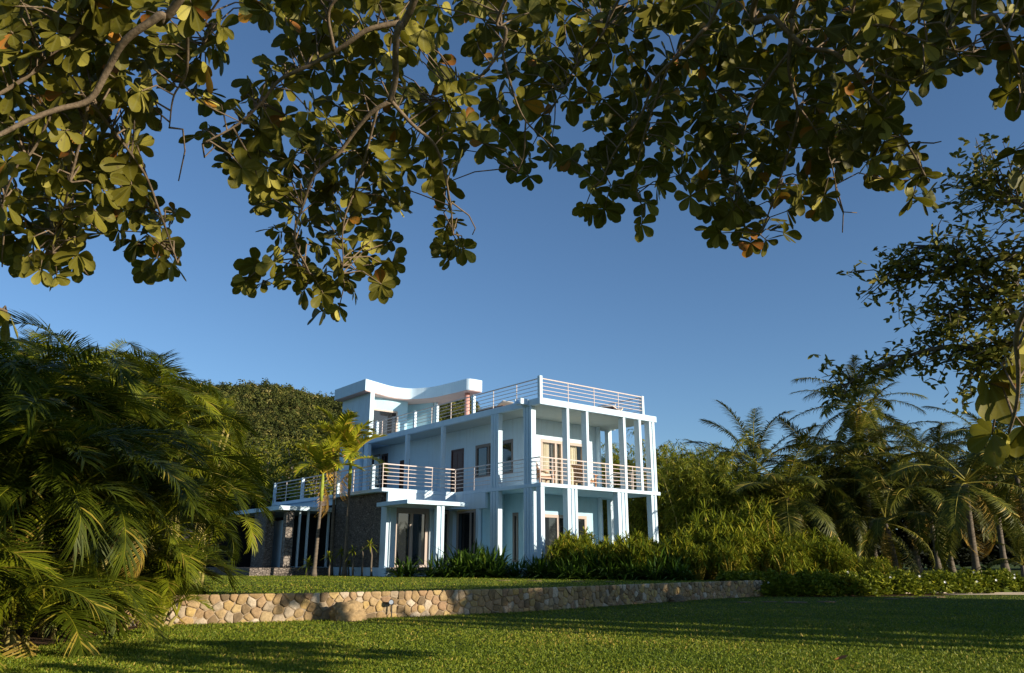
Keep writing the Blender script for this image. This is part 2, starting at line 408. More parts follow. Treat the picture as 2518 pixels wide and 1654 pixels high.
FROND_BY_MESH = {}
def frond_mesh(name, mt, Lf, a0, arch, n, ll, lw, lift=0.25, droop=0.35, phi0=75, phi1=25, rach=0.018, start=0.14, tlo=0.0, thi=0.7, rtint=0.84, ragged=0.12):
    """a pinnate frond growing along +X, arching down in the XZ plane"""
    K = 24
    t = np.linspace(0, 1, K); ang = a0 - arch * t ** 1.4
    dx = np.cos(ang) * Lf / (K - 1); dz = np.sin(ang) * Lf / (K - 1)
    pts = np.stack([np.concatenate([[0], np.cumsum(dx[:-1])]), np.zeros(K), np.concatenate([[0], np.cumsum(dz[:-1])])], 1)
    tl = np.linspace(start, 0.985, n)
    tl = np.repeat(tl, 2) + rng.normal(0, 0.004, 2 * n); side = np.tile([1, -1], n)
    tl = np.clip(tl, start, 0.995)
    P = np.stack([np.interp(tl, t, pts[:, i]) for i in range(3)], 1)
    A = np.interp(tl, t, ang)
    T = np.stack([np.cos(A), 0 * A, np.sin(A)], 1); Nn = np.stack([-np.sin(A), 0 * A, np.cos(A)], 1)
    ph = np.radians(phi0 + (phi1 - phi0) * np.clip((tl - start) / (1 - start), 0, 1) ** 1.1 + rng.normal(0, 4, 2 * n))
    B = np.array([0, 1.0, 0])[None] * side[:, None]
    lf = lift + rng.normal(0, 0.08, 2 * n)
    D = T * np.cos(ph)[:, None] + B * np.sin(ph)[:, None] + Nn * lf[:, None]
    ln = ll * (0.35 + 0.65 * np.sin(np.pi * np.clip(0.12 + 0.80 * (tl - start) / (1 - start), 0, 1)) ** 0.8) * rng.uniform(1 - ragged, 1.05, 2 * n)
    Nb = Nn + B * (-0.35)
    tn = tlo + (thi - tlo) * rng.random(2 * n) * 0.6 + (thi - tlo) * 0.4 * rng.random()
    br = rng.random(2 * n) < 0.03
    tn = np.where(br, 0.93, tn)
    pl = blades(P, D, Nb, ln, lw, PINNA, droop * rng.uniform(0.6, 1.4, 2 * n), 0, tn)
    rr = rach * (1 - 0.85 * t)
    V, F, Tt, _ = join([pl, tube_arr(pts, rr, 5, rtint)])
    me = arr_mesh(name, V, F, mt, Tt); FROND_BY_MESH[me.name] = pts[::3]
    return me

def place_frond(name, me, parent, loc, az, el, scale=1.0, roll=0.0):
    o = bpy.data.objects.new(name, me); COL.objects.link(o); o.parent = parent
    o.matrix_local = Matrix.Translation(loc) @ Matrix.Rotation(az, 4, 'Z') @ Matrix.Rotation(-el, 4, 'Y') @ Matrix.Rotation(roll, 4, 'X') @ Matrix.Scale(scale, 4)
    return o

# ------------------------------------------------------------------ pixel ray, used only to give the nearby branches their real 3D course
FP = 1921.19 / 2518 * 2380
def at(x, y, dist):
    a = (x - 1190) / FP; b_ = (781.5 - y) / FP
    c, s = math.cos(PITCH), math.sin(PITCH)
    v = Vector((a, c - b_ * s, s + b_ * c))
    h = math.hypot(v.x, v.y)
    return Vector((0, 0, EYE)) + v * (dist / h)

def seen_at(p):
    # where a point shows in the photograph's frame (2380 wide); keeps the clumps' growth within the silhouette they have there
    c, s = math.cos(PITCH), math.sin(PITCH); z = p[2] - EYE
    d = p[1] * c + z * s
    return (1190 + FP * p[0] / d, 781.5 - FP * (-p[1] * s + z * c) / d) if d > .2 else (-9999, 0)

# ================================================================== SETTING
TZ = 0.42
wall_ctrl = [(-16, 9.0), (-9.5, 12.0), (-7.2, 13.0), (-5.55, 13.78), (-4.19, 14.45), (-2.86, 15.22), (-1.26, 16.2), (0.55, 17.6), (3.11, 20.5), (5.2, 22.75), (6.71, 24.2), (8.2, 25.3)]
def catmull(pts, per=8):
    P = [Vector(p).to_3d() if len(p) == 2 else Vector(p) for p in pts]
    P = [P[0] * 2 - P[1]] + P + [P[-1] * 2 - P[-2]]; out = []
    for i in range(1, len(P) - 2):
        for j in range(per):
            t = j / per
            out.append(0.5 * ((2 * P[i]) + (-P[i - 1] + P[i + 1]) * t + (2 * P[i - 1] - 5 * P[i] + 4 * P[i + 1] - P[i + 2]) * t * t + (-P[i - 1] + 3 * P[i] - 3 * P[i + 1] + P[i + 2]) * t ** 3))
    out.append(P[-2]); return out
wall_line = catmull(wall_ctrl, 8)

# lower lawn: one sheet out to the horizon
g = MB()
S_ = 3000
g.add([(-S_, -S_, 0), (S_, -S_, 0), (S_, S_, 0), (-S_, S_, 0)], [(0, 1, 2, 3)])
tag(g.build("lawn", M['lawn']), kind='structure', label='lower lawn of short green grass before the stone wall')
# raised terrace behind the wall
edge = [(p.x, p.y) for p in wall_line]
back = Vector((-0.55, 0.83))
edge_in = [(x - 0.12, y + 0.16) for x, y in edge]
tpoly = edge_in + [(9.4, 25.7), (12.1, 26.3), (16.6, 28.2), (24, 31), (60, 45), (400, 120), (400, 700), (-400, 700), (-400, 0), (-60, 0)]
g = MB(); g.prism(tpoly, -0.4, TZ)
tag(g.build("terrace_lawn", M['lawn']), kind='structure', label='raised terrace lawn between the stone wall and the house')

# soil strips under the palms and the low hedge
def sheet(name, poly, z, mt, label):
    g = MB(); g.add([(x, y, z) for x, y in poly], [tuple(range(len(poly)))])
    return tag(g.build(name, mt), kind='structure', label=label)
sheet("soil_bed", [(-5.9, 6.0), (-5.85, 8.7), (-5.8, 10.2), (-5.8, 11.4), (-5.85, 12.6), (-5.9, 13.6), (-12, 11), (-12, 7)], 0.006, M['soil'], 'brown soil under the palm clumps')
sheet("soil_strip", [(7.0, 24.3), (7.7, 24.62), (9.2, 24.3), (12.2, 24.95), (16.7, 26.9), (22, 29.2), (22, 30), (12, 26.4), (8.3, 25.6)], 0.006, M['soil'], 'brown soil along the foot of the low hedge')

# ------------------------------------------------------------------ grass blades (nobody could count them)
def inside(poly, X, Y):
    r_ = np.zeros(len(X), bool); n = len(poly); j = n - 1
    for i in range(n):
        xi, yi = poly[i]; xj, yj = poly[j]
        c = ((yi > Y) != (yj > Y)) & (X < (xj - xi) * (Y - yi) / (yj - yi + 1e-12) + xi)
        r_ ^= c; j = i
    return r_
def grass_field(name, label, X, Y, z, hmin, hmax, wid):
    n = len(X)
    P = np.stack([X, Y, np.full(n, z - 0.004)], 1)
    D = rand_dirs(n, 0.25); D[:, 2] += 0.35
    Nn = rand_dirs(n)
    h = rng.uniform(hmin, hmax, n)
    tn = rng.random(n) ** 1.2 * 0.9
    tn[rng.random(n) < 0.03] = 1.0
    patch = np.array([mnoise.noise((x * 0.6, y * 0.6, 3.1)) for x, y in zip(X, Y)])
    tn = np.clip(tn + patch * 0.32, 0, 1); h = h * (1 + .35 * patch)
    V, F, T, _ = blades(P, D, Nn, h, wid, [(0, 0.5), (0.55, 0.42), (1, 0.02)], 0.35, 0, tn)
    o = link_mesh(name, arr_mesh(name, V, F, M['grass'], T))
    return tag(o, label, 'grass', kind='stuff')
def scatter(n, dens_pow, y0, y1, slack=1.06):
    # more blades near the camera
    u = rng.random(n); y = (y0 ** (1 - dens_pow) + u * (y1 ** (1 - dens_pow) - y0 ** (1 - dens_pow))) ** (1 / (1 - dens_pow))
    x = (rng.random(n) * 2 - 1) * y * 0.70 * slack
    return x, y
lawn_poly = [(-6.0, 5.5), (-5.82, 9.0), (-5.78, 11), (-5.85, 13.5)] + [p for p in edge if p[0] > -5.85] + [(9.2, 24.5), (12.2, 25.0), (16.7, 27.0), (24, 30), (24, 5.5)]
x, y = scatter(330000, 1.75, 6.6, 29.5)
k = inside(lawn_poly, x, y)
grass_field("lawn_grass", 'short green grass of the lower lawn', x[k], y[k], 0.0, 0.03, 0.075, 0.011)
n = 110000
x = rng.uniform(-16, 9, n); y = rng.uniform(12, 40, n)
k = inside([(a - 0.12, b_ + 0.16) for a, b_ in edge] + [(8.5, 27), (6.5, 26.5), (3, 27.6), (0.2, 32), (-4.0, 33.2), (-9, 36.5), (-14, 40), (-20, 40)], x, y)
grass_field("terrace_grass", 'grass of the raised terrace lawn', x[k], y[k], TZ, 0.03, 0.08, 0.015)

# ------------------------------------------------------------------ retaining wall of rounded field stones
def stone_wall():
    root = thing("stone_wall", 'low curving retaining wall of tan rounded stones between the two lawns', 'wall', (0.55, 17.6, 0))
    off = Vector((0.55, 17.6, 0))
    pts = wall_line; s = [0.0]
    for a, b_ in zip(pts, pts[1:]): s.append(s[-1] + (b_ - a).length)
    s = np.array(s); PX = np.array([p.x for p in pts]); PY = np.array([p.y for p in pts])
    H = 0.45; S0, S1 = 0.0, s[-1]
    def pos(q, z, d):
        x = np.interp(q, s, PX); y = np.interp(q, s, PY)
        x2 = np.interp(q + 0.05, s, PX); y2 = np.interp(q + 0.05, s, PY); x1 = np.interp(q - 0.05, s, PX); y1 = np.interp(q - 0.05, s, PY)
        tx, ty = x2 - x1, y2 - y1; l = math.hypot(tx, ty) + 1e-9
        return (x + ty / l * d - off.x, y - tx / l * d - off.y, z)   # normal to the right of travel = towards the viewer
    # core
    g = MB(); K = 120; vs = []; fs = []
    for i in range(K + 1):
        q = S0 + (S1 - S0) * i / K
        zt = H + 0.02 * mnoise.noise((q * 1.7, 0, 0))
        vs += [pos(q, -0.1, 0.0), pos(q, zt, -0.01), pos(q, zt, -0.30), pos(q, -0.1, -0.30)]
        if i:
            a = (i - 1) * 4; b_ = i * 4
            fs += [(a, b_, b_ + 1, a + 1), (a + 1, b_ + 1, b_ + 2, a + 2), (a + 2, b_ + 2, b_ + 3, a + 3)]
    g.add(vs, fs); g.build("mortar_core", M['mortar'], root)
    # stones: relaxed random seeds, Voronoi cells by clipping
    seeds = []
    tries = 0
    while tries < 20000:
        tries += 1
        q = rnd.uniform(S0 + 6.0, S1); z = rnd.uniform(-0.02, H)
        dmin = 0.10 + 0.14 * rnd.random() ** 1.5
        if all(abs(q - a) > 0.3 or math.hypot((q - a) * 0.85, z - b_) > dmin for a, b_ in seeds): seeds.append((q, z))
    def clip(poly, nx, ny, c):
        out = []
        for i in range(len(poly)):
            a = poly[i]; b_ = poly[(i + 1) % len(poly)]
            da = a[0] * nx + a[1] * ny - c; db = b_[0] * nx + b_[1] * ny - c
            if da <= 0: out.append(a)
            if (da < 0) != (db < 0) and abs(da - db) > 1e-12:
                t = da / (da - db); out.append((a[0] + (b_[0] - a[0]) * t, a[1] + (b_[1] - a[1]) * t))
        return out
    g = MB()
    for (q, z) in seeds:
        poly = [(q - .3, -0.05), (q + .3, -0.05), (q + .3, H + 0.02), (q - .3, H + 0.02)]
        for (a, b_) in seeds:
            if (a, b_) == (q, z) or abs(a - q) > 0.7: continue
            nx, ny = a - q, b_ - z; l = math.hypot(nx, ny)
            poly = clip(poly, nx / l, ny / l, ((q + a) / 2 * nx + (z + b_) / 2 * ny) / l - 0.004 - .004 * rnd.random())
            if len(poly) < 3: break
        if len(poly) < 3: continue
        for _ in range(1):   # round the corners
            np_ = []
            for i in range(len(poly)):
                a = poly[i]; b_ = poly[(i + 1) % len(poly)]
                np_ += [(a[0] * .86 + b_[0] * .14, a[1] * .86 + b_[1] * .14), (a[0] * .14 + b_[0] * .86, a[1] * .14 + b_[1] * .86)]
            poly = np_
        cx = sum(p[0] for p in poly) / len(poly); cz = sum(p[1] for p in poly) / len(poly)
        dep = rnd.uniform(0.008, 0.026); tl = rnd.uniform(-.12, .12); tz_ = rnd.uniform(-.15, .15)
        rings = [(1.0, -0.01), (0.985, dep * 0.5), (0.9, dep * 0.95), (0.5, dep * 1.05)]
        vs = []; fs = []; nn = len(poly)
        for sc, d in rings:
            for i, p in enumerate(poly):
                a, b_ = cx + (p[0] - cx) * sc, cz + (p[1] - cz) * sc
                dd = d + (0 if d < 0 else (a - cx) * tl + (b_ - cz) * tz_ + 0.012 * mnoise.noise((a * 14, b_ * 14, 5)) + 0.006 * mnoise.noise((a * 40, b_ * 40, 2)))
                vs.append(pos(a, b_, dd))
        vs.append(pos(cx, cz, dep * 1.1))
        for r_ in range(len(rings) - 1):
            for i in range(nn):
                fs.append((r_ * nn + i, r_ * nn + (i + 1) % nn, (r_ + 1) * nn + (i + 1) % nn, (r_ + 1) * nn + i))
        for i in range(nn): fs.append((3 * nn + i, 3 * nn + (i + 1) % nn, len(vs) - 1))
        g.add(vs, fs, max(0.02, rnd.random() * 0.97))
    g.build("stone_face", M['stone'], root, smooth=True)
stone_wall()

def boulder(name, label, loc, r_, sc, seed, tint):
    import bmesh
    bm = bmesh.new(); bmesh.ops.create_icosphere(bm, subdivisions=5, radius=1.0)
    for v in bm.verts:
        p = v.co.copy()
        d = 1 + 0.35 * mnoise.noise(p * 1.1 + Vector((seed, 0, 0))) + 0.12 * mnoise.noise(p * 3 + Vector((0, seed, 0))) + 0.07 * mnoise.noise(p * 7) + 0.03 * mnoise.noise(p * 17)
        v.co = Vector((p.x * sc[0], p.y * sc[1], p.z * sc[2])) * d * r_
    me = bpy.data.meshes.new(name); bm.to_mesh(me); bm.free(); me.materials.append(M['stone'])
    a = me.attributes.new("tint", 'FLOAT', 'FACE'); a.data.foreach_set("value", [tint] * len(me.polygons))
    me.polygons.foreach_set("use_smooth", [True] * len(me.polygons))
    o = link_mesh(name, me); o.location = loc; o.rotation_euler.z = seed
    return tag(o, label, 'rock')
boulder("boulder", 'large brown boulder leaning against the stone wall', (-2.9, 14.75, 0.08), 0.29, (1.3, 0.8, 0.9), 0.5, 0.25)
boulder("boulder", 'flat grey rock lying at the shaded foot of the stone wall', (4.35, 21.55, 0.04), 0.22, (1.6, 0.7, 0.6), 0.8, 0.02)

# stepping stones
for i, (x, y, s, z) in enumerate([(5.9, 20.95, .24, 0), (6.63, 21.25, .22, 0), (7.22, 20.95, .34, 0), (8.12, 21.25, .28, 0), (10.56, 22.9, .27, 0), (11.3, 23.45, .27, 0), (11.93, 23.75, .3, 0), (12.51, 24.1, .22, 0), (-0.3, 26.0, .25, TZ), (0.7, 25.4, .3, TZ), (2.0, 25.0, .25, TZ), (2.9, 24.3, .22, TZ)]):
    g = MB(); pl = []
    for k in range(11):
        a = 2 * math.pi * k / 11; rr = s * .6 * (1 + 0.22 * math.sin(a * 2 + i) + rnd.uniform(-.1, .1)); pl.append((rr * math.cos(a) * 1.25, rr * math.sin(a)))
    g.prism(pl, -0.03, 0.03, 0.02)
    o = g.build("stepping_stone", M['stone'], None, bevel=0.012, loc=(x, y, z))
    tag(o, 'flat grey stepping stone sunk in the shaded lawn before the hedge' if z == 0 else 'flat grey stepping stone in the terrace grass before the lily bed', 'stepping stone', 'stepping stones in the lower lawn' if z == 0 else 'stepping stones on the terrace')

# small black garden spotlight on the wall foot
gl = thing("garden_light", 'small black garden spotlight on a stake beside the boulder', 'light', (-2.25, 15.45, 0))
g = MB(); g.tube([(0, 0, 0), (0, 0, 0.22)], 0.012, 8); g.build("stake", M['black'], gl)
g = MB(); g.tube([(0.0, 0.05, 0.25), (0.0, -0.09, 0.28)], [0.035, 0.05], 12); g.build("lamp_head", M['black'], gl, smooth=False)
g = MB(); g.tube([(0, -0.091, 0.2802), (0, -0.1, 0.282)], 0.04, 12); g.build("lens", M['steel'], gl)

# fallen leaf and garden hose
V, F, T, U_ = blades([(0, 0, 0)], [(1, 0.3, 0.05)], [(0.1, 0, 1)], 0.15, 0.15, OBOV, 0, 0.35, [0.5], -0.2)
o = link_mesh("fallen_leaf", arr_mesh("fallen_leaf", V, F, M['rust'], T, True)); o.location = (3.2, 8.35, 0.07)
tag(o, 'single rust brown leaf fallen on the lawn', 'leaf')
hp = [(15.9 + 1.9 * math.cos(a) * (1 + .08 * a), 26.3 + 0.75 * math.sin(a), 0.03 + 0.01 * math.sin(3 * a)) for a in np.linspace(0.2, 9.5, 60)]
g = MB(); g.tube(hp, 0.022, 6); tag(g.build("garden_hose", M['hose'], None, smooth=True), 'loosely coiled cream garden hose on the soil beyond the hedge', 'hose')

# ================================================================== HOUSE  (local x = along the sunlit front, y = back along the shaded side)
TH = 0.892
HZ = 3.8661 - TZ
house = thing("beach_house", 'pale blue two storey modern house with fin columns, railed balconies and a curved roof canopy', 'house', (1.1326, 31.1554, TZ), math.pi / 2 - TH)
def hb(name, boxes, mt, parent=None, bevel=0.008, label=None):
    g = MB()
    for b_ in boxes: g.box(b_[0], b_[1], b_[2], b_[3], b_[4] + HZ, b_[5] + HZ)
    o = g.build(name, mt, parent or house, bevel=bevel)
    if label: o['label'] = label
    return o
def hp_(name, polys, mt, parent=None, bevel=0.008, smooth=False):
    g = MB()
    for poly, z0, z1 in polys: g.prism(poly, z0 + HZ, z1 + HZ)
    return g.build(name, mt, parent or house, bevel=bevel)

FL = -3.088            # ground floor level
GR = -HZ + 0.0         # terrace level in local z
# ---- slabs
hp_("roof_slab", [([(0, 0), (7.09, 0), (7.09, 3.36), (5.95, 3.36), (5.95, 17.5), (0, 17.5)], 3.3, 3.566)], M['slab'])
hp_("floor_slab", [([(0, 0), (7.1, 0), (7.1, 3.4), (5.95, 3.4), (5.95, 17.6), (0, 17.6)], 0.0, 0.147)], M['slab'])
hp_("balcony_slab", [([(-3.75, 5.87), (-0.003, 5.87), (-0.003, 17.6), (-3.75, 17.6)], 0.0, 0.147)], M['slab'])
# soffit sheets under the slabs (weathered grey)
hp_("soffit", [([(0.16, 0.16), (6.95, 0.16), (6.95, 3.2), (5.8, 3.2), (5.8, 14.1), (0.16, 14.1)], 3.294, 3.298)], M['soffit'], bevel=0)
hp_("soffit", [([(0.05, 0.05), (7.0, 0.05), (7.0, 3.3), (5.9, 3.3), (5.9, 12), (0.05, 12)], -0.006, -0.002)], M['teal'], bevel=0)
# ---- walls
def wall_panel(name, axis, c, t, a0, a1, z0, z1, holes, mt):
    """a wall with rectangular holes; axis 'v': plane y=c running along x, axis 'u': plane x=c running along y"""
    g = MB()
    zs = sorted({z0, z1, *[h[2] for h in holes], *[h[3] for h in holes]}); as_ = sorted({a0, a1, *[h[0] for h in holes], *[h[1] for h in holes]})
    # merge into column strips to keep faces large
    for i in range(len(as_) - 1):
        lo, hi = as_[i], as_[i + 1]; run = None
        for j in range(len(zs) - 1):
            zl, zh = zs[j], zs[j + 1]
            hole = any(h[0] <= lo + 1e-6 and hi - 1e-6 <= h[1] and h[2] <= zl + 1e-6 and zh - 1e-6 <= h[3] for h in holes)
            if not hole:
                run = [run[0], zh] if run else [zl, zh]
            if (hole or j == len(zs) - 2) and run:
                if axis == 'v': g.box(lo, hi, c, c + t, run[0] + HZ, run[1] + HZ)
                else: g.box(c, c + t, lo, hi, run[0] + HZ, run[1] + HZ)
                run = None
    return g.build(name, mt, house)
def opening(axis, c, a0, a1, z0, z1, stiles, depth=0.09, kind='window', fm='frame', sw=0.085, head=0.12, curtains=(), back=0.5, sill=True, open_left=False):
    """framed glazing set in a hole: frame (stiles, head, sill), pane, curtains"""
    def bx(g, lo, hi, n0, n1, zl, zh):
        if axis == 'v': g.box(lo, hi, c + n0, c + n1, zl + HZ, zh + HZ)
        else: g.box(c + n0, c + n1, lo, hi, zl + HZ, zh + HZ)
    g = MB()
    bx(g, a0, a1, -0.02, depth, z1 - head, z1)
    if sill: bx(g, a0, a1, -0.03, depth, z0, z0 + 0.1)
    zl = z0 + (0.1 if sill else 0)
    xs = [a0 + sw / 2] + list(stiles) + [a1 - sw / 2]
    for q in xs: bx(g, q - sw / 2, q + sw / 2, -0.016, depth, zl, z1 - head)
    fr = g.build(kind, M[fm], house, bevel=0.006)
    g = MB(); bx(g, a0 + sw * .5, a1 - sw * .5, depth * .45, depth * .45 + 0.012, zl - .02, z1 - head + .02)
    g.build("pane", glass_clear if curtains else M['glass'], fr)
    if curtains:
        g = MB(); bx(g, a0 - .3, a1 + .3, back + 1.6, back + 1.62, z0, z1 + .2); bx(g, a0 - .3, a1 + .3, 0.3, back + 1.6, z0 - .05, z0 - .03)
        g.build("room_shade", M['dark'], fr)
        for (lo, hi) in curtains:
            pts = []; K = max(24, int((hi - lo) / 0.012))
            for i in range(K + 1):
                q = lo + (hi - lo) * i / K
                pts.append((q, depth + 0.10 + 0.035 * math.sin(q * 62 + 2 * math.sin(q * 9)) + 0.015 * math.sin(q * 140)))
            vs = []; fs = []
            for i, (q, n) in enumerate(pts):
                for z in (z0 + 0.05, z1 - 0.02):
                    vs.append((q, c + n, z + HZ) if axis == 'v' else (c + n, q, z + HZ))
                if i: fs.append((2 * i - 2, 2 * i, 2 * i + 1, 2 * i - 1))
            g = MB(); g.add(vs, fs); g.build("curtain", M['curtain'], fr, smooth=True)
    return fr
glass_clear = mat("clear_glass", (0.9, 0.95, 0.95), 0.02, 0.5)
gb = glass_clear.node_tree.nodes["Principled BSDF"]
tr = N(glass_clear, "ShaderNodeBsdfTransparent"); tr.inputs[0].default_value = (0.96, 0.97, 0.965, 1)
gl_ = N(glass_clear, "ShaderNodeBsdfGlossy"); gl_.inputs["Roughness"].default_value = 0.02
fw = N(glass_clear, "ShaderNodeLayerWeight"); fw.inputs[0].default_value = 0.5
fp_ = N(glass_clear, "ShaderNodeMath", operation='POWER'); L(glass_clear, fw.outputs["Facing"], fp_.inputs[0]); fp_.inputs[1].default_value = 4.0
fz = N(glass_clear, "ShaderNodeMath", operation='MULTIPLY_ADD'); L(glass_clear, fp_.outputs[0], fz.inputs[0]); fz.inputs[1].default_value = 0.6; fz.inputs[2].default_value = 0.03
mxs = N(glass_clear, "ShaderNodeMixShader")
L(glass_clear, fz.outputs[0], mxs.inputs[0]); L(glass_clear, tr.outputs[0], mxs.inputs[1]); L(glass_clear, gl_.outputs[0], mxs.inputs[2])
L(glass_clear, mxs.outputs[0], glass_clear.node_tree.nodes["Material Output"].inputs["Surface"])

WU = 1.35   # plane of the shaded side wall
wall_panel("wall", 'v', 2.70, 0.2, WU, 5.86, 0.147, 3.294, [(2.36, 5.0, 0.147, 2.42)], M['plaster'])
opening('v', 2.70, 2.36, 5.0, 0.15, 2.42, [3.25, 3.62, 4.0, 4.06], fm='frame', head=0.14, sw=0.11, curtains=[(2.42, 3.0), (3.12, 3.58), (3.66, 3.95), (4.06, 4.74)], sill=False)
wall_panel("wall", 'u', WU, 0.2, 2.903, 14.2, 0.147, 3.294, [(3.40, 6.2, 0.88, 2.40), (7.14, 8.22, 0.147, 2.40), (12.05, 13.05, 0.147, 2.36)], M['plaster'])
opening('u', WU, 3.40, 6.2, 0.88, 2.40, [4.5, 4.62, 5.2], fm='dframe', head=0.14, sw=0.12)
def door(v0, v1, z0, z1, nm="door"):
    g = MB(); g.box(WU - .01, WU + .1, v0, v0 + .07, z0 + HZ, z1 + HZ); g.box(WU - .01, WU + .1, v1 - .07, v1, z0 + HZ, z1 + HZ); g.box(WU - .01, WU + .1, v0 + .07, v1 - .07, z1 - .07 + HZ, z1 + HZ)
    d = g.build(nm, M['door'], house, bevel=.004)
    g = MB()
    g.box(WU + .03, WU + .07, v0 + .07, v1 - .07, z0 + HZ, z1 - .07 + HZ)
    for (a, b_) in ((.15, .9), (1.05, z1 - z0 - .2)):
        for (p, q) in ((v0 + .17, (v0 + v1) / 2 - .05), ((v0 + v1) / 2 + .05, v1 - .17)): g.box(WU + .018, WU + .03, p, q, z0 + a + HZ, z0 + b_ + HZ)
    g.build("door_leaf", M['door'], d, bevel=.004)
    g = MB(); g.tube([(WU - .03, v0 + .2, z0 + .95 + HZ), (WU - .03, v0 + .32, z0 + .95 + HZ)], .012, 6); g.box(WU - .03, WU + .03, v0 + .19, v0 + .215, z0 + .94 + HZ, z0 + .96 + HZ); g.build("handle", M['steel'], d)
door(7.14, 8.22, 0.147, 2.40)
door(12.05, 13.05, 0.147, 2.36)
# glazed bay behind the tower pillar, upper floor
wall_panel("wall", 'u', WU, 0.2, 14.203, 17.4, 0.147, 3.294, [(14.35, 15.05, 0.147, 2.9), (15.2, 17.1, 0.147, 2.95)], M['plaster'])
opening('u', WU, 14.35, 15.05, 0.15, 2.9, [14.75], fm='door', sill=False, sw=.07)
opening('u', WU, 15.2, 17.1, 0.15, 2.95, [16.1], fm='dframe', sill=False)
hb("wall", [(WU + .2, 5.86, 17.4, 17.6, 0.147, 3.294), (5.66, 5.86, 2.903, 17.397, 0.147, 3.294)], M['plaster'], bevel=0)
hb("pilaster", [(5.80, 5.90, 2.46, 2.697, 0.147, 3.29), (5.80, 5.90, 2.46, 2.697, FL, -.008)], M['plaster'])
# ground floor walls
wall_panel("wall", 'v', 2.70, 0.2, WU, 5.86, FL, -0.008, [(2.36, 5.08, FL, -0.86)], M['teal'])
opening('v', 2.70, 2.36, 5.08, FL + .003, -0.86, [3.33, 4.35], fm='frame', head=0.14, sw=0.14, sill=False)
wall_panel("wall", 'u', WU, 0.2, 2.903, 4.0, FL, -0.008, [(3.04, 3.43, FL + .2, -0.82)], M['teal'])
opening('u', WU, 3.04, 3.43, FL + .2, -0.82, [], fm='dframe', sw=.12, head=.14)
hb("wall", [(0.16, WU + .2, 4.003, 4.15, FL, -.008)], M['teal'])
hb("wall", [(5.66, 5.86, 2.903, 12, FL, -.008)], M['teal'], bevel=0)
# plinth under everything
hp_("plinth", [([(-3.5, 5.80), (-3.46, 5.76), (-0.9, 5.76), (-0.9, -0.0), (7.1, 0), (7.1, 3.4), (5.95, 3.4), (5.95, 18), (-3.5, 18)], GR - .1, FL)], M['slab'])
hb("doorstep", [(-3.45, -0.95, 5.45, 5.757, FL - .12, FL + .012)], M['dframe'])

# ---- fin columns
def fins(name, spans, axis, c0, c1, z0, z1, parent=None, core=True):
    g = MB()
    for a, b_ in spans:
        if axis == 'u': g.box(a, b_, c0, c1, z0 + HZ, z1 + HZ)          # fins side by side along x
        else: g.box(c0, c1, a, b_, z0 + HZ, z1 + HZ)
    if core:
        a, b_ = spans[0][0] + .02, spans[-1][1] - .02
        if axis == 'u': g.box(a, b_, c0 + .045, c1 - .045, z0 + HZ, z1 + HZ)
        else: g.box(c0 + .03, c1 - .03, a, b_, z0 + HZ, z1 + HZ)
    return g.build(name, M['plaster'], house, bevel=0.006)
Zu0, Zu1 = 0.147, 3.293
for a, b_ in ((1.49, 1.63), (2.61, 2.75), (4.88, 5.03), (5.90, 6.05)): fins("column", [(a, b_)], 'u', 0.03, 0.33, Zu0, Zu1, core=False)
fins("column", [(6.60, 6.75), (6.81, 6.96)], 'u', 0.03, 0.33, Zu0, Zu1)
for z0, z1 in ((Zu0, Zu1), (FL, -.007)):
    fins("column", [(.57, .71), (.755, .895), (.94, 1.09)], 'v', 0.0 + .012, 0.26, z0, z1)
    fins("column", [(2.75, 2.91), (2.95, 3.10), (3.14, 3.29)], 'v', 0.0 + .012, 0.24, z0, z1)
    fins("column", [(6.86, 7.10)], 'u', 2.88, 3.12, z0, z1, core=False)
fins("column", [(6.93, 7.05)], 'v', -0.02 - .05, 0.15, Zu0, Zu1, core=False)
fins("column", [(10.12, 10.26)], 'v', -0.07, 0.15, Zu0, Zu1, core=False)
fins("column", [(.02, .22)], 'u', .03, .30, FL, -.007, core=False)
fins("column", [(1.46, 1.60), (1.69, 1.80), (1.88, 2.01)], 'u', .03, .33, FL, -.007)
fins("column", [(4.37, 4.52), (4.62, 4.75), (4.83, 4.97)], 'u', .03, .33, FL, -.007)
fins("column", [(6.51, 6.63), (6.73, 6.86)], 'u', .03, .32, FL, -.007)

# ---- porch under the side balcony
hb("beam", [(-3.42, 0.10, 5.90, 6.06, -0.40, -0.003)], M['plaster'])
hb("beam", [(0.0, 0.15, 3.62, 5.897, -0.66, -0.003)], M['plaster'])
hp_("porch_canopy", [([(-3.9, 3.55), (-1.05, 3.55), (-0.97, 3.6), (-0.94, 3.7), (-0.94, 5.0), (-0.003, 5.0), (-0.003, 5.897), (-3.455, 5.897), (-3.455, 6.0), (-3.9, 6.0)], -0.64, -0.48)], M['slab'], bevel=0)
g = MB()
for a, b_ in ((-2.42, -2.28), (-2.19, -2.05)): g.box(a, b_, 3.66, 3.86, GR + HZ, -.643 + HZ)
g.box(-2.30, -2.17, 3.71, 3.81, GR + HZ, -.643 + HZ)
g.build("column", M['plaster'], house, bevel=.006)
hb("column", [(-.02, .14, 4.08, 4.27, FL, -.663)], M['plaster'])
hb("pilaster", [(-3.44, -3.30, 5.93, 6.4, FL, -.403), (-3.297, -3.0, 5.86, 6.1, FL, -.643)], M['plaster'])
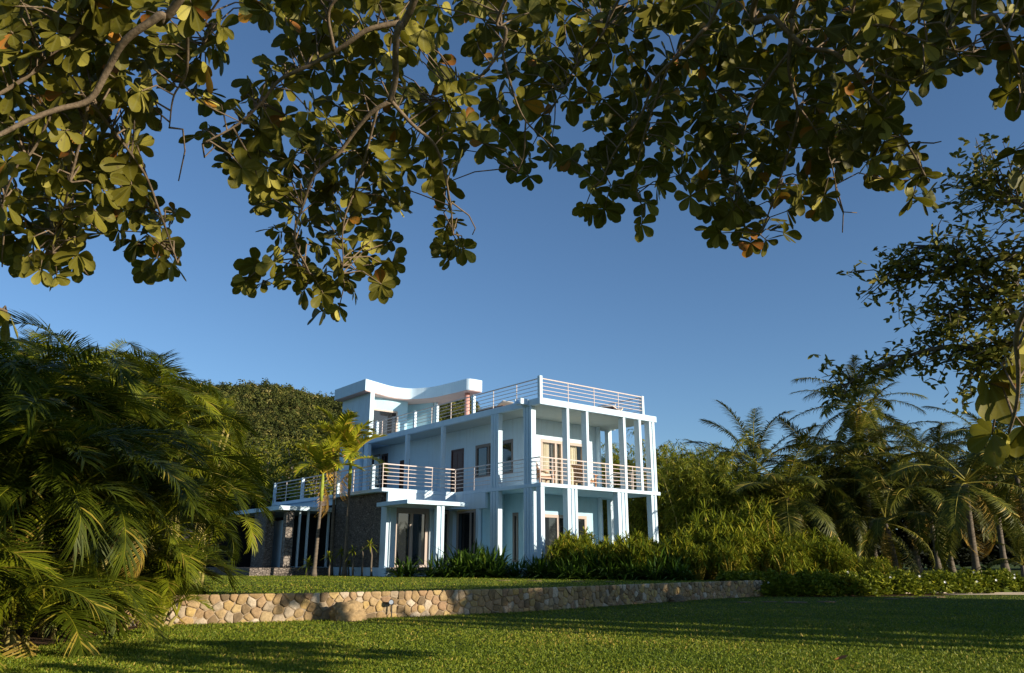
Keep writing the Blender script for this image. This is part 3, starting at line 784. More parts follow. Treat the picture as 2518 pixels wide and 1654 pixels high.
# glazed porch doors (front plane v = 6.0) and side glazing (plane u = 0.05)
opening('v', 6.08, -2.99, -1.25, FL + .003, -.62, [-2.12], fm='frame', sw=.16, head=.24, sill=True)
hb("pilaster", [(-1.25, -1.06, 5.96, 6.2, FL, -.403)], M['plaster'])
opening('v', 6.08, -1.05, -.16, FL + .003, -.66, [-.45], fm='frame', sw=.09, head=.14)
hb("pilaster", [(-.15, .12, 5.80, 6.15, FL, -.663)], M['plaster'])
opening('u', .05, 4.40, 5.78, FL + .003, -.70, [4.75], fm='frame', sw=.08, head=.1)
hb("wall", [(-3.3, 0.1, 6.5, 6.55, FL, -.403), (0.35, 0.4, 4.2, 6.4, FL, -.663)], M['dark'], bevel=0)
# ---- stone clad wing
hb("stone_cladding", [(-3.45, -3.2, 6.40, 10.54, FL + .002, -.003)], M['clad'], bevel=0.01, label='grey rubble stone wall below the side balcony')
hb("wall", [(-3.45, -3.2, 10.545, 10.6, FL, -.003)], M['clad'], bevel=0)
# entry wing further back: lower canopy on stone pillars, dark porch behind
hp_("entry_canopy", [([(-6.15, 10.75), (-3.455, 10.75), (-3.455, 17.0), (-6.15, 17.0)], -.62, -.43)], M['slab'])
hp_("entry_step", [([(-7.3, 10.6), (-3.51, 10.6), (-3.51, 18), (-7.3, 18)], GR - .1, FL - .02)], M['clad'])
hb("stone_pillar", [(-5.68, -5.30, 10.95, 11.3, FL - .017, -.623)], M['pillar'], bevel=.02)
hb("stone_pillar", [(-6.1, -5.7, 12.2, 13.7, FL - .017, -.623)], M['clad'], bevel=.02)
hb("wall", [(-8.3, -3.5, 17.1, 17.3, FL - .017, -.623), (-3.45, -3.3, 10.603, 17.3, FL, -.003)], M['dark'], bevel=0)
hb("partition", [(-5.35, -5.25, 11.75, 13.2, FL - .017, -1.0)], M['slab'])
for q in (-5.05, -4.64, -3.62): hb("column", [(q, q + .09, 11.0, 11.1, FL - .017, -.623)], M['plaster'])
hb("fascia", [(-3.50, -3.453, 10.62, 17.5, -.29, -.003)], M['slab'], bevel=0)

# ---- railings
def rail_run(name, p, q, z, heights, posts, pr=0.019, top_r=0.027, rr=0.014, end_posts=()):
    """straight horizontal-bar railing between (u,v) points p and q standing on level z"""
    rt = bpy.data.objects.new(name, None); COL.objects.link(rt); rt.parent = house; rt.empty_display_size = .2
    P = Vector((p[0], p[1], 0)); Q = Vector((q[0], q[1], 0)); d = (Q - P)
    for i, h in enumerate(heights):
        g = MB(); zz = Vector((0, 0, z + h + HZ)); g.tube([P + zz, Q + zz], top_r if i == 0 else rr, 6); g.build("rail", M['cream'], rt)
    for t in posts:
        g = MB(); a = P + d * t; nx = d.normalized()
        g.tube([a + Vector((0, 0, z + HZ)), a + Vector((0, 0, z + heights[0] + HZ))], pr, 6); g.build("post", M['cream'], rt)
    return rt
H6 = [1.01, .845, .68, .515, .35, .185]
e = 0.06
for (a, b_, ps) in ((.03, 1.47, (0, .46)), (1.65, 2.59, (.8,)), (2.77, 4.86, (.45,)), (5.05, 5.88, (.42,)), (6.07, 6.58, ())):
    rail_run("railing", (a, e), (b_, e), .147, H6, ps)
rail_run("railing", (.03, e), (.03, .55), .147, H6, ())
rail_run("railing", (.03, 1.11), (.03, 2.73), .147, H6, ())
rail_run("railing", (.03, 3.31), (.03, 5.93), .147, H6, (.45, 1.0))
rail_run("railing", (-3.70, 5.93), (.03, 5.93), .147, H6, (0, .335, .665))
rail_run("railing", (-3.70, 5.93), (-3.70, 17.5), .147, H6, (.225, .5, .86, 1.0))
rail_run("railing", (7.0, .35), (7.0, 2.86), .147, H6, (.5,))
rail_run("railing", (6.84, 3.3), (5.95, 3.3), .147, H6, (.5,))
# square white posts with a foot on the side balcony
for v in (6.72, 9.95, 13.85, 17.3):
    g = MB(); g.box(-3.70 - .07, -3.70 + .07, v, v + .12, .147 + HZ, 1.19 + HZ); g.box(-3.63, -3.35, v, v + .12, .147 + HZ, .215 + HZ)
    g.build("railing_post", M['plaster'], house, bevel=.006)
H5 = [.81, .655, .50, .34, .185]
rail_run("railing", (.17, e), (6.2, e), 3.566, H5, (.241, .494, .744))
rail_run("railing", (e, .17), (e, 14.15), 3.566, H5, (.0998, .215, .329, .448, .566, .685, .795, .907))
rail_run("railing", (6.25, .2), (6.25, 10.0), 3.566, H5, (.16, .32, .48, .64, .8, 1.0))
hb("railing_post", [(.02, .17, .02, .17, 3.566, 4.49)], M['plaster'])
hb("railing_post", [(6.18, 6.32, .02, .2, 3.566, 4.43)], M['plaster'])
for v in (4.62, 7.6, 9.6, 13.4): hb("railing_post", [(0.02, .16, v, v + .12, 3.566, 4.42)], M['plaster'])
# rain spouts
for (u0, u1, v0, v1) in ((-.42, -.003, .72, 1.12), (7.093, 7.5, 3.0, 3.3)):
    hb("rain_spout", [(u0, u1, v0, v0 + .05, 3.36, 3.60), (u0, u1, v1 - .05, v1, 3.36, 3.60), (u0, u1, v0 + .05, v1 - .05, 3.36, 3.42)], M['slab'], bevel=.004)

# ---- stair tower and its curved canopy
ZR = 3.566
pink_soffit = plaster("pinkish_soffit", (0.60, 0.41, 0.36), (0.66, 0.44, 0.38), 0.2)
hb("tower_wall", [(0.0, 0.26, 14.21, 14.42, ZR + .003, 6.12), (0.0, .2, 14.423, 17.5, ZR + .003, 6.12)], M['plaster'])
hb("tower_wall", [(0.0, .22, 14.21, 14.62, .147, 3.295), (0.003, .2, 15.05, 17.5, .147, 3.295), (.24, .4, 14.55, 15.1, .147, 3.295)], M['plaster'])
wall_panel("tower_wall", 'v', 15.2, 0.15, 0.2, 3.0, ZR + .003, 6.12, [(.70, 2.34, ZR + .35, 5.46)], M['teal'])
opening('v', 15.2, .70, 2.34, ZR + .35, 5.46, [], fm='frame', sw=.08, head=.1)
hp_("tower_wall", [([(3.0, 15.2), (3.45, 16.1), (4.30, 14.55), (4.42, 14.62), (3.5, 16.35), (2.9, 15.35)], ZR + .003, 6.12)], M['teal'], bevel=0)
hb("tower_wall", [(.2, 5.0, 17.3, 17.5, ZR + .003, 6.12)], M['plaster'])
hb("column", [(4.34, 4.50, 14.3, 14.5, ZR, 6.12)], M['plaster'])
g = MB(); g.tube([(4.28, 11.05, ZR + HZ), (4.28, 11.05, 6.12 + HZ)], .14, 20); o = g.build("round_column", M['pink'], house, smooth=True)
o['label'] = 'round salmon pink column under the canopy tip'
hb("tower_seat", [(1.95, 2.5, 14.3, 14.6, ZR, ZR + .55)], M['plaster'])
fas = [(-.45, 14.0), (0.96, 14.55), (1.40, 14.70), (1.73, 14.77), (2.05, 14.79), (2.37, 14.74), (2.65, 14.64), (2.89, 14.48), (3.16, 14.12), (3.39, 13.75), (3.6, 13.12), (3.69, 12.26), (3.78, 11.42), (3.82, 10.62), (3.86, 10.48), (3.94, 10.40), (4.06, 10.37), (4.34, 10.35), (4.78, 10.36)]
sm = []
fc = catmull(fas, 4)
fpoly = [(p.x, p.y) for p in fc] + [(5.0, 12.5), (5.05, 17.7), (-.45, 17.7)]
hp_("tower_canopy", [(fpoly, 6.16, 6.78)], M['slab'], bevel=0)
cx_, cy_ = 2.0, 16.0
hp_("canopy_soffit", [([(p.x + .03, p.y + .04) for p in fc[:-1]] + [(4.8, 10.42), (4.95, 12.5), (5.0, 17.65), (-.41, 17.65)], 6.122, 6.158)], pink_soffit, bevel=0)

# ---- furniture standing on the house
def armchair(name, label, u, v, rz):
    c = Vector((u, v, 0)); w = house.matrix_basis
    p = Matrix.Translation(house.location) @ Matrix.Rotation(math.pi / 2 - TH, 4, 'Z') @ Vector((u, v, .147 + HZ))
    t = thing(name, label, 'chair', p, math.pi / 2 - TH + rz, 'wooden armchairs on the upper balcony')
    g = MB(); g.box(-.30, .30, -.30, .32, .26, .34)
    for i in range(2): g.box(-.30, .30, -.34 + i * .66, -.30 + i * .66, .24, .36)
    g.build("seat_frame", M['wood'], t, bevel=.006)
    g = MB(); g.box(-.28, .28, -.29, .28, .345, .45); g.build("seat_cushion", M['cushion'], t, bevel=.03)
    for sx in (-1, 1):
        for y0 in (-.33, .27):
            g = MB(); g.box(sx * .33 - .025, sx * .33 + .025, y0, y0 + .06, 0, .58); g.build("leg", M['wood'], t, bevel=.005)
        g = MB(); pts = [(sx * .33, -.42, .55), (sx * .33, -.2, .61), (sx * .33, .1, .61), (sx * .33, .34, .585)]
        g.tube(pts, .026, 6); g.build("armrest", M['wood'], t)
    g = MB(); n = 6
    for i in range(n):
        x = -.25 + i * .1
        g.add([(x - .03, .28, .40), (x + .03, .28, .40), (x + .03, .30, .40), (x - .03, .30, .40), (x - .03, .50, 1.0), (x + .03, .50, 1.0), (x + .03, .52, 1.0), (x - .03, .52, 1.0)], [(0, 3, 2, 1), (4, 5, 6, 7), (0, 1, 5, 4), (1, 2, 6, 5), (2, 3, 7, 6), (3, 0, 4, 7)])
    g.add([(-.31, .47, .92), (.31, .47, .92), (.31, .50, .92), (-.31, .50, .92), (-.31, .50, 1.02), (.31, .50, 1.02), (.31, .53, 1.02), (-.31, .53, 1.02)], [(0, 3, 2, 1), (4, 5, 6, 7), (0, 1, 5, 4), (1, 2, 6, 5), (2, 3, 7, 6), (3, 0, 4, 7)])
    g.build("backrest", M['wood'], t, bevel=.004)
    g = MB(); g.add([(-.27, .20, .46), (.27, .20, .46), (.27, .27, .46), (-.27, .27, .46), (-.27, .38, .92), (.27, .38, .92), (.27, .45, .92), (-.27, .45, .92)], [(0, 3, 2, 1), (4, 5, 6, 7), (0, 1, 5, 4), (1, 2, 6, 5), (2, 3, 7, 6), (3, 0, 4, 7)])
    g.build("back_cushion", M['cushion'], t, bevel=.02)
armchair("armchair", 'slatted wooden armchair before the curtains at the left balcony corner', .95, .95, R(75))
armchair("armchair", 'wooden armchair with pale cushions in the middle of the front balcony', 3.35, .95, R(95))
def lounger(label, u, v, rz, bt):
    p = Matrix.Translation(house.location) @ Matrix.Rotation(math.pi / 2 - TH, 4, 'Z') @ Vector((u, v, ZR + HZ))
    t = thing("sun_lounger", label, 'sun lounger', p, math.pi / 2 - TH + rz, 'loungers on the roof terrace')
    g = MB(); g.box(-.33, .33, -1.0, .95, .26, .32); g.build("frame", M['door'], t, bevel=.01)
    for sx in (-.27, .22):
        for y in (-.9, .8):
            g = MB(); g.box(sx, sx + .05, y, y + .05, 0, .26); g.build("leg", M['door'], t)
    g = MB(); g.box(-.31, .31, -.98, .35, .322, .40); g.build("mattress", M['cushion'], t, bevel=.03)
    g = MB(); g.add([(-.31, .36, .33), (.31, .36, .33), (.31, .45, .30), (-.31, .45, .30), (-.31, .92, bt), (.31, .92, bt), (.31, .98, bt - .04), (-.31, .98, bt - .04)], [(0, 3, 2, 1), (4, 5, 6, 7), (0, 1, 5, 4), (1, 2, 6, 5), (2, 3, 7, 6), (3, 0, 4, 7)])
    g.build("backrest", M['cushion'], t, bevel=.02)
lounger('sun lounger with raised cream back near the left edge of the roof terrace', 1.2, 4.5, R(180), .55)
lounger('sun lounger with raised cream back at the far right corner of the roof terrace', 5.75, 1.5, R(-60), .62)

# ================================================================== PLANTS
# ---- shared frond meshes
areca_f = [frond_mesh("areca_frond", M['areca'], L_, R(a0), R(ar), 64, ll, 0.024, lift=0.30, droop=dr, phi0=66, phi1=24, rach=0.016, start=0.18, tlo=tl, thi=th_) for L_, a0, ar, ll, dr, tl, th_ in
           ((2.3, 70, 105, .58, .22, 0.05, .6), (2.6, 66, 95, .62, .28, 0.0, .5), (2.1, 74, 125, .55, .2, .2, .8), (2.7, 76, 110, .62, .3, .1, .65), (2.0, 60, 95, .54, .25, .3, .84), (2.4, 68, 135, .58, .35, .0, .45), (2.2, 72, 118, .58, .25, .45, .86))]
areca_dead = frond_mesh("areca_frond", M['areca'], 1.4, R(40), R(120), 30, .42, .02, lift=.1, droop=1.1, rach=.013, tlo=.9, thi=1.0, rtint=.95)
areca_stem_me = None
def stem_mesh(name, h, r0, r1, lean, mt, rings=10, k=8, bulge=0.0):
    g = MB(); pts = []; rad = []
    for i in range(rings + 1):
        t = i / rings; pts.append((lean * t * t, 0, h * t)); rad.append(r0 + (r1 - r0) * t + bulge * max(0, 1 - t * 5))
        if 0 < i < rings and name in ("stem", "trunk"): pass
    g.tube(pts, rad, k); return g.mesh(name, mt, True)
stem_mes = [stem_mesh("stem", h, .04, .028, ln, M['cane']) for h, ln in ((1.2, .15), (1.8, .3), (2.5, .4), (0.7, .12))]
SKY_X = [-3000, 0, 110, 150, 250, 320, 400, 480, 560, 600, 640]; SKY_Y = [735, 738, 745, 768, 795, 825, 838, 890, 960, 1045, 1200]
EDGE_Y = [0, 1045, 1100, 1150, 1200, 1250, 1300, 1340, 1390, 1440, 1500, 1563]; EDGE_X = [640, 605, 615, 612, 592, 568, 552, 545, 505, 440, 380, 330]
def fits(me, mx, x, y, z):
    slack = rnd.choice((6, 8, 10, -10, -22))
    for q in FROND_BY_MESH[me.name]:
        w = mx @ Vector(q) + Vector((x, y, z)); a, b_ = seen_at(w)
        if b_ < np.interp(a, SKY_X, SKY_Y) + slack or a > np.interp(b_, EDGE_Y, EDGE_X) - slack: return False
    return True
def areca_clump(label, x, y, z, hs, n, spread=0.55, face=0.0, group='feathery palm clumps down the left side', low=True):
    t = thing("areca_palm", label, 'palm', (x, y, z), 0, group)
    for i in range(max(5, n - 2)):
        a = rnd.uniform(0, 2 * math.pi); rr = spread * math.sqrt(rnd.random())
        k = rnd.choice((0, 1, 2, 2)) if hs > 1.2 else rnd.choice((3, 0))
        base = (1.2, 1.8, 2.5, .7)[k]; lean = (.15, .3, .4, .12)[k]
        sc = hs * rnd.uniform(.72, 1.08) * (1.0 if i else 1.1) / 1.9
        o = link_mesh("stem", stem_mes[k], t); o.location = (rr * math.cos(a), rr * math.sin(a), -.03)
        o.rotation_euler = (0, 0, a + rnd.uniform(-.6, .6)); o.scale = (1, 1, sc)
        az0 = o.rotation_euler.z
        top = Vector((rr * math.cos(a) + lean * math.cos(az0), rr * math.sin(a) + lean * math.sin(az0), base * sc - .05))
        m_ = rnd.randint(5, 7); ph = rnd.random() * 6
        for j in range(m_):
            for attempt in range(7):
                az = ph + j * 2.4 + rnd.uniform(-.3, .3) + attempt * .9
                me = rnd.choice(areca_f); el = R(-32 + 46 * j / m_ + rnd.uniform(-8, 8) - attempt * 9); sc_ = rnd.uniform(.8, 1.15) * (1 if hs > 1.2 else .8) * (1 - .05 * attempt)
                at_ = top + Vector((0, 0, .10 * j / m_))
                mx = Matrix.Translation(at_) @ Matrix.Rotation(az, 4, 'Z') @ Matrix.Rotation(-el, 4, 'Y') @ Matrix.Scale(sc_, 4)
                if fits(me, mx, x, y, z):
                    place_frond("frond", me, t, at_, az, el, sc_, rnd.uniform(-.3, .3)); break
        if rnd.random() < .3: place_frond("dead_frond", areca_dead, t, top, rnd.random() * 6.28, R(-70), rnd.uniform(.7, 1))
    if low:   # low suckers round the foot
        for j in range(5):
            az = rnd.random() * 6.28; rr = spread * 1.2
            a2 = az + rnd.uniform(-.6, .6); el = R(rnd.uniform(-5, 18)); sc_ = rnd.uniform(.35, .65); at_ = Vector((rr * math.cos(az), rr * math.sin(az), .05)); me = rnd.choice(areca_f)
            if fits(me, Matrix.Translation(at_) @ Matrix.Rotation(a2, 4, 'Z') @ Matrix.Rotation(-el, 4, 'Y') @ Matrix.Scale(sc_, 4), x, y, z): place_frond("frond", me, t, at_, a2, el, sc_, rnd.uniform(-.3, .3))
    return t
AR = [(-5.9, 7.4, 0, 0.55, 6), (-6.4, 8.9, 0, 0.89, 8), (-5.9, 9.7, 0, 0.55, 7), (-7.4, 10.5, 0, 1.91, 8), (-6.5, 11.5, 0, 1.21, 8), (-7.7, 12.4, 0, 2.48, 9), (-6.7, 13.2, 0, 1.52, 8), (-9.0, 12.0, 0, 2.42, 8), (-8.2, 14.6, TZ, 2.5, 9), (-7.5, 16.6, TZ, 2.31, 9), (-8.9, 17.6, TZ, 3.04, 9), (-9.9, 15.6, TZ, 2.93, 8), (-8.0, 19.8, TZ, 2.79, 9), (-10.1, 20.5, TZ, 3.56, 9), (-11.5, 18.0, TZ, 3.27, 7), (-9.9, 24.5, TZ, 3.39, 10), (-6.05, 12.5, 0, 0.55, 7), (-5.75, 13.1, 0, 0.55, 7), (-12.6, 25.0, TZ, 4.44, 8)]
ALAB = ['nearest feathery palm clump at the bottom left corner, low with bare yellow canes', 'feathery palm clump second from the bottom left corner', 'low feathery palm clump at the lawn edge with yellow canes at its foot',
        'tall feathery palm clump at the left edge behind the low corner clump', 'feathery palm clump at the lawn edge before the end of the stone wall', 'tall feathery palm clump rising mid left with drooping brown fronds', 'feathery palm clump covering the left end of the stone wall',
        'tall dark feathery palm clump at the top of the left skyline', 'feathery palm clump just behind the left end of the stone wall', 'feathery palm clump leaning over the terrace grass above the wall end', 'tall feathery palm clump at the right end of the palm skyline', 'tallest feathery palm clump behind the others at left',
        'feathery palm clump with yellowed fronds beside the entry canopy of the house', 'feathery palm clump behind the right edge of the palm row', 'very tall feathery palm clump at the back of the row', 'farthest feathery palm clump before the entry wing of the house', 'low feathery palm clump hiding the left end of the stone wall', 'small palm clump with yellow canes right at the visible end of the stone wall', 'tall feathery palm clump at the far back before the hill']
assert len(AR) == len(ALAB)
for (x, y, z, h, n), lb in zip(AR, ALAB): areca_clump(lb, x, y, z, h, n)

# ---- coconut palms on the right
coco_f = [frond_mesh("coconut_frond", M['coco'], L_, R(a0), R(ar), 100, ll, .043, lift=.15, droop=dr, phi0=72, phi1=28, rach=.035, start=.2, tlo=tl, thi=th_, ragged=.3) for L_, a0, ar, ll, dr, tl, th_ in
          ((4.3, 58, 62, .85, .4, .1, .7), (4.6, 52, 55, .9, .45, .0, .6), (4.0, 62, 85, .8, .55, .2, .84), (4.4, 66, 50, .85, .35, .2, .8), (3.8, 48, 75, .8, .6, .0, .5))]
coco_dead = frond_mesh("coconut_frond", M['coco'], 3.4, R(30), R(95), 50, .7, .026, lift=.05, droop=1.2, rach=.03, start=.2, tlo=.88, thi=1.0, rtint=.95)
coco_trunk = {}
def coconut(label, x, y, z, h, n=18, sc=1.0, lean=0.3, rz=0.0, dead=2, lo=-50, hi=62, trunk=True):
    t = thing("coconut_palm", label, 'palm', (x, y, z), rz, 'coconut palms behind the hedge on the right')
    if trunk:
        g = MB(); pts = []; rad = []
        K = 26
        for i in range(K + 1):
            q = i / K; pts.append((lean * q * q, 0, h * q - .05)); rad.append((.15 - .05 * q + .09 * max(0, 1 - q * 7)) * (1 + .05 * (i % 2)) * sc ** .5)
        g.tube(pts, rad, 10); g.build("trunk", M['palmbark'], t, smooth=True)
    top = Vector((lean, 0, h - .1))
    ph = rnd.random() * 6
    for j in range(n):
        q = j / (n - 1); az = ph + j * 2.399 + rnd.uniform(-.2, .2)
        el = lo + (hi - lo) * q ** .85 + rnd.uniform(-7, 7) - 55
        place_frond("frond", rnd.choice(coco_f), t, top + Vector((0, 0, .25 * q)), az, R(el), sc * rnd.uniform(.85, 1.1), rnd.uniform(-.35, .35))
    for j in range(dead): place_frond("dead_frond", coco_dead, t, top, rnd.random() * 6.28, R(rnd.uniform(-95, -70)), sc * rnd.uniform(.8, 1.0))
    return t
def cpos(px, dist): return (px - 1190) / FP * dist * 0.975
COCO = [  # pixel column (for the record of where it stands), distance, trunk height, n fronds, scale, lean
 ('coconut palm with upright feathery crown standing above the bamboo', 1765, 46, 5.6, 26, 1.1, .2),
 ('coconut palm with drooping fronds just behind the yellow green shrubs', 1835, 36, 3.4, 22, .9, .3),
 ('tallest coconut palm, its crown rising above all others behind the thin leafy branch', 2010, 52, 10.6, 26, 1.1, .6),
 ('coconut palm with a big mid height crown below the tallest one', 1985, 44, 6.0, 26, 1.1, -.3),
 ('short coconut palm with pale trunk and fronds hanging near the ground', 2055, 37, 2.3, 12, .75, .2),
 ('coconut palm with pale slim trunk and yellow arching fronds at right', 2235, 34, 3.8, 15, .95, .15),
 ('dark coconut palm behind, its crown against the sky left of the right edge', 2150, 58, 8.0, 24, 1.05, .3),
 ('coconut palm at the right edge with a blue grey frond arching against the sky', 2300, 47, 7.0, 24, 1.1, -.4),
 ('coconut palm close to the right edge behind the big hanging leaves', 2370, 40, 4.8, 22, 1.0, .2),
 ('small dark coconut palm peeping over the left end of the bamboo', 1690, 50, 5.0, 20, .9, .1),
 ('coconut palm between two trunks in the dark part of the grove', 2105, 42, 4.2, 22, 1.0, .25),
 ('coconut palm with dull fronds in the middle of the grove', 1915, 45, 4.8, 24, 1.05, -.2),
 ('slender coconut palm in the deep shade of the grove', 2180, 50, 5.2, 22, 1.0, .3)]
for lb, px, dist, h, n, sc, lean in COCO:
    coconut(lb, cpos(px, dist), dist * .985, TZ, h, n, sc, lean, rnd.random() * 6.28 if px not in (2235,) else .3)
coconut('young stemless palm fanning out at the foot of the right edge', cpos(2338, 31), 30.5, TZ, .5, 13, .42, .02, .5, 0, 5, 85)

# ---- three slim garden palms before the stone cladding
x_f = [frond_mesh("garden_palm_frond", M['xmas'], L_, R(a0), R(ar), 30, ll, .055, lift=.35, droop=dr, phi0=70, phi1=20, rach=.02, start=.16, tlo=tl, thi=th_) for L_, a0, ar, ll, dr, tl, th_ in
       ((1.5, 64, 70, .50, .2, .3, .84), (1.6, 58, 80, .52, .28, .2, .8), (1.35, 72, 60, .46, .15, .4, .84))]
x_dead = frond_mesh("garden_palm_frond", M['xmas'], 1.0, R(20), R(80), 22, .36, .03, lift=.1, droop=1.2, rach=.016, tlo=.9, thi=1.0, rtint=.95)
def garden_palm(label, x, y, h, n, sc, lean, rz, dead=1):
    t = thing("garden_palm", label, 'palm', (x, y, TZ), rz, 'slim garden palms before the house')
    g = MB(); K = 30; pts = []; rad = []
    for i in range(K + 1):
        q = i / K; pts.append((lean * q, 0, (h - .98 * sc) * q)); rad.append((.085 - .03 * q + .05 * max(0, 1 - q * 8)) * (1.06 if i % 2 else 1))
    g.tube(pts, rad, 10); g.build("trunk", M['palmbark'], t, smooth=True)
    g = MB(); g.tube([(lean, 0, h - 1.0 * sc), (lean, 0, h - .7 * sc), (lean * 1.02, 0, h - .2 * sc), (lean * 1.03, 0, h + .05)], [.07, .085, .07, .035], 10); g.build("crownshaft", M['stemgreen'], t, smooth=True)
    top = Vector((lean * 1.03, 0, h - .05)); ph = rnd.random() * 6
    for j in range(n):
        q = j / (n - 1); place_frond("frond", rnd.choice(x_f), t, top + Vector((0, 0, .1 * q)), ph + j * 2.399, R(-38 + 58 * q + rnd.uniform(-6, 6)), sc * rnd.uniform(.9, 1.1), rnd.uniform(-.3, .3))
    for j in range(dead): place_frond("dead_frond", x_dead, t, Vector((lean, 0, h - .5)), rnd.random() * 6, R(-60), sc)
garden_palm('slim garden palm at left of the three, with pale ringed trunk and a dry frond', -8.3, 34.2, 4.3, 13, 1.2, .1, .4, 1)
garden_palm('tallest of the three slim garden palms, its trunk dark in the shade', -8.0, 36.0, 5.8, 13, 1.25, -.1, 1.0, 1)
garden_palm('slim garden palm at right of the three, with a yellow upper trunk', -7.15, 34.8, 4.9, 13, 1.25, -.05, 2.0, 1)

# ---- small dracaenas at the plinth
def strap_rosette(n, ln, w, el0, el1, P0=(0, 0, 0), tlo=.1, thi=.9, droop=.5):
    az = np.arange(n) * 2.399 + rng.uniform(-.3, .3, n); el = np.radians(np.linspace(el0, el1, n) + rng.uniform(-8, 8, n))
    D = np.stack([np.cos(az) * np.cos(el), np.sin(az) * np.cos(el), np.sin(el)], 1)
    Nn = np.stack([-np.cos(az) * np.sin(el), -np.sin(az) * np.sin(el), np.cos(el)], 1)
    return blades(np.tile(np.asarray(P0, float), (n, 1)), D, Nn, ln * rng.uniform(.75, 1.1, n), w, STRAP, droop * rng.uniform(.5, 1.4, n), .35, tlo + (thi - tlo) * rng.random(n))
def dracaena(label, x, y, h, lean, rz, n=26, ln=.5):
    t = thing("dracaena", label, 'plant', (x, y, TZ), rz, 'small dracaenas before the stone cladding')
    g = MB(); g.tube([(0, 0, -.02), (lean * .3, 0, h * .3), (lean * .5 + .03, .02, h * .65), (lean, 0, h)], [.05, .042, .036, .034], 8); g.build("stem", M['palmbark'], t, smooth=True)
    if n:
        V, F, T, _ = strap_rosette(n, ln, .05, -25, 80)
        link_mesh("leaf_crown", arr_mesh("leaf_crown", V, F, M['drac'], T), t, (lean, 0, h - .03))
DR = [('dracaena at the right end, tallest of the small ones by the stone cladding', -5.83, 33.9, 1.3, -.12, 0, 28, .5), ('dracaena stem without leaves beside the tallest small dracaena', -6.28, 34.2, 1.2, -.05, 0, 5, .15), ('dracaena left of the leafless stem', -6.7, 34.4, 1.05, -.06, .3, 24, .42),
      ('dracaena between the two outer garden palms with a pale lit stem', -7.84, 35.0, .85, -.05, .3, 24, .42), ('dracaena with dark leaves in the shade near the right garden palm', -7.45, 35.3, 1.0, .02, 1.0, 26, .45), ('low bushy dracaena beside the left garden palm', -8.95, 35.6, .55, .05, 0, 26, .55),
      ('low dracaena close against the foot of the right garden palm', -7.0, 35.0, .5, .05, 2.0, 22, .42)]
for a in DR: dracaena(*a)

# ---- strap leaved lily bed
def lily_mesh():
    parts = []
    for c in range(4):
        a = rng.uniform(0, 6.28); P0 = (.16 * math.cos(a), .16 * math.sin(a), 0)
        parts.append(strap_rosette(21, 1.0, .052, 22, 86, P0, 0, .95, .5))
    V, F, T, _ = join(parts); return arr_mesh("lily_leaves", V, F, M['lily'], T, True)
lily_mes = [lily_mesh() for _ in range(5)]
def lily(x, y, s):
    t = thing("lily_clump", 'dark green strap leaved lily clump in the bed before the house', 'plant', (x, y, TZ), rnd.random() * 6.28, 'strap leaved lilies in the bed before the house')
    o = link_mesh("leaves", rnd.choice(lily_mes), t); o.scale = (s, s, s * rnd.uniform(.9, 1.1)); return t
bed = [(-4.9, 32.7), (-3.4, 31.9), (-1.6, 31.1), (0.2, 30.3), (1.6, 28.6), (3.0, 27.4), (4.6, 26.7), (6.2, 26.4)]
bl = catmull(bed, 6)
nl = 0
for row, (off, s) in enumerate(((0.35, 1.2), (0.95, 1.5), (1.6, 1.7), (2.3, 1.75), (2.9, 1.75))):
    L_ = 0
    for a, b_ in zip(bl, bl[1:]):
        L_ += (b_ - a).length
        if L_ > .6:
            L_ = 0; d = (b_ - a).normalized(); nn = Vector((-d.y, d.x, 0))
            p = a + nn * (off + rnd.uniform(-.25, .25))
            if row >= 3 and p.x > 1.6: continue
            # keep out of the house
            rel = p - Vector((1.1326, 31.1554, 0)); uu = rel.x * math.sin(TH) + rel.y * math.cos(TH); vv = -rel.x * math.cos(TH) + rel.y * math.sin(TH)
            if (uu > -.75 and vv > -.2) or vv > 3.4 and uu > -3.6 and uu > -3.0 or vv > 5.3: continue
            lily(p.x, p.y, s * rnd.uniform(.85, 1.1) * (1.2 if p.x < .5 else 1)); nl += 1

# ---- yellow green rosette shrubs filling the bed to the right
def shrub_mesh(h, n, wid):
    parts = []
    for i in range(n):
        a = rng.uniform(0, 6.28); r_ = wid * math.sqrt(rng.random()); hh = h * rng.uniform(.35, 1.0) * (1 - .35 * (r_ / wid) ** 2)
        top = np.array([r_ * math.cos(a), r_ * math.sin(a), hh]); b0 = np.array([r_ * .3 * math.cos(a), r_ * .3 * math.sin(a), 0])
        parts.append(strap_rosette(20, .31, .046, -30, 62, top, .05, .95, .3))
        mid = (top + b0) / 2 + np.array([.05, 0, .1]); parts.append(tube_arr([b0, mid, top], [.016, .013, .01], 4, .97))
    V, F, T, _ = join(parts); return arr_mesh("shrub_leaves", V, F, M['drac'], T)
shrub_mes = [shrub_mesh(1.0, 26, .55) for _ in range(4)]
def shrub(x, y, h):
    t = thing("rosette_shrub", 'yellow green bushy shrub of narrow leaf rosettes in the bed right of the lilies', 'shrub', (x, y, TZ if y > 26 else .3), rnd.random() * 6.28, 'yellow green rosette shrubs in the bed')
    o = link_mesh("leaves", rnd.choice(shrub_mes), t); q = min(1.35, max(.85, h * .75)); o.scale = (q, q, h)
SHR = []
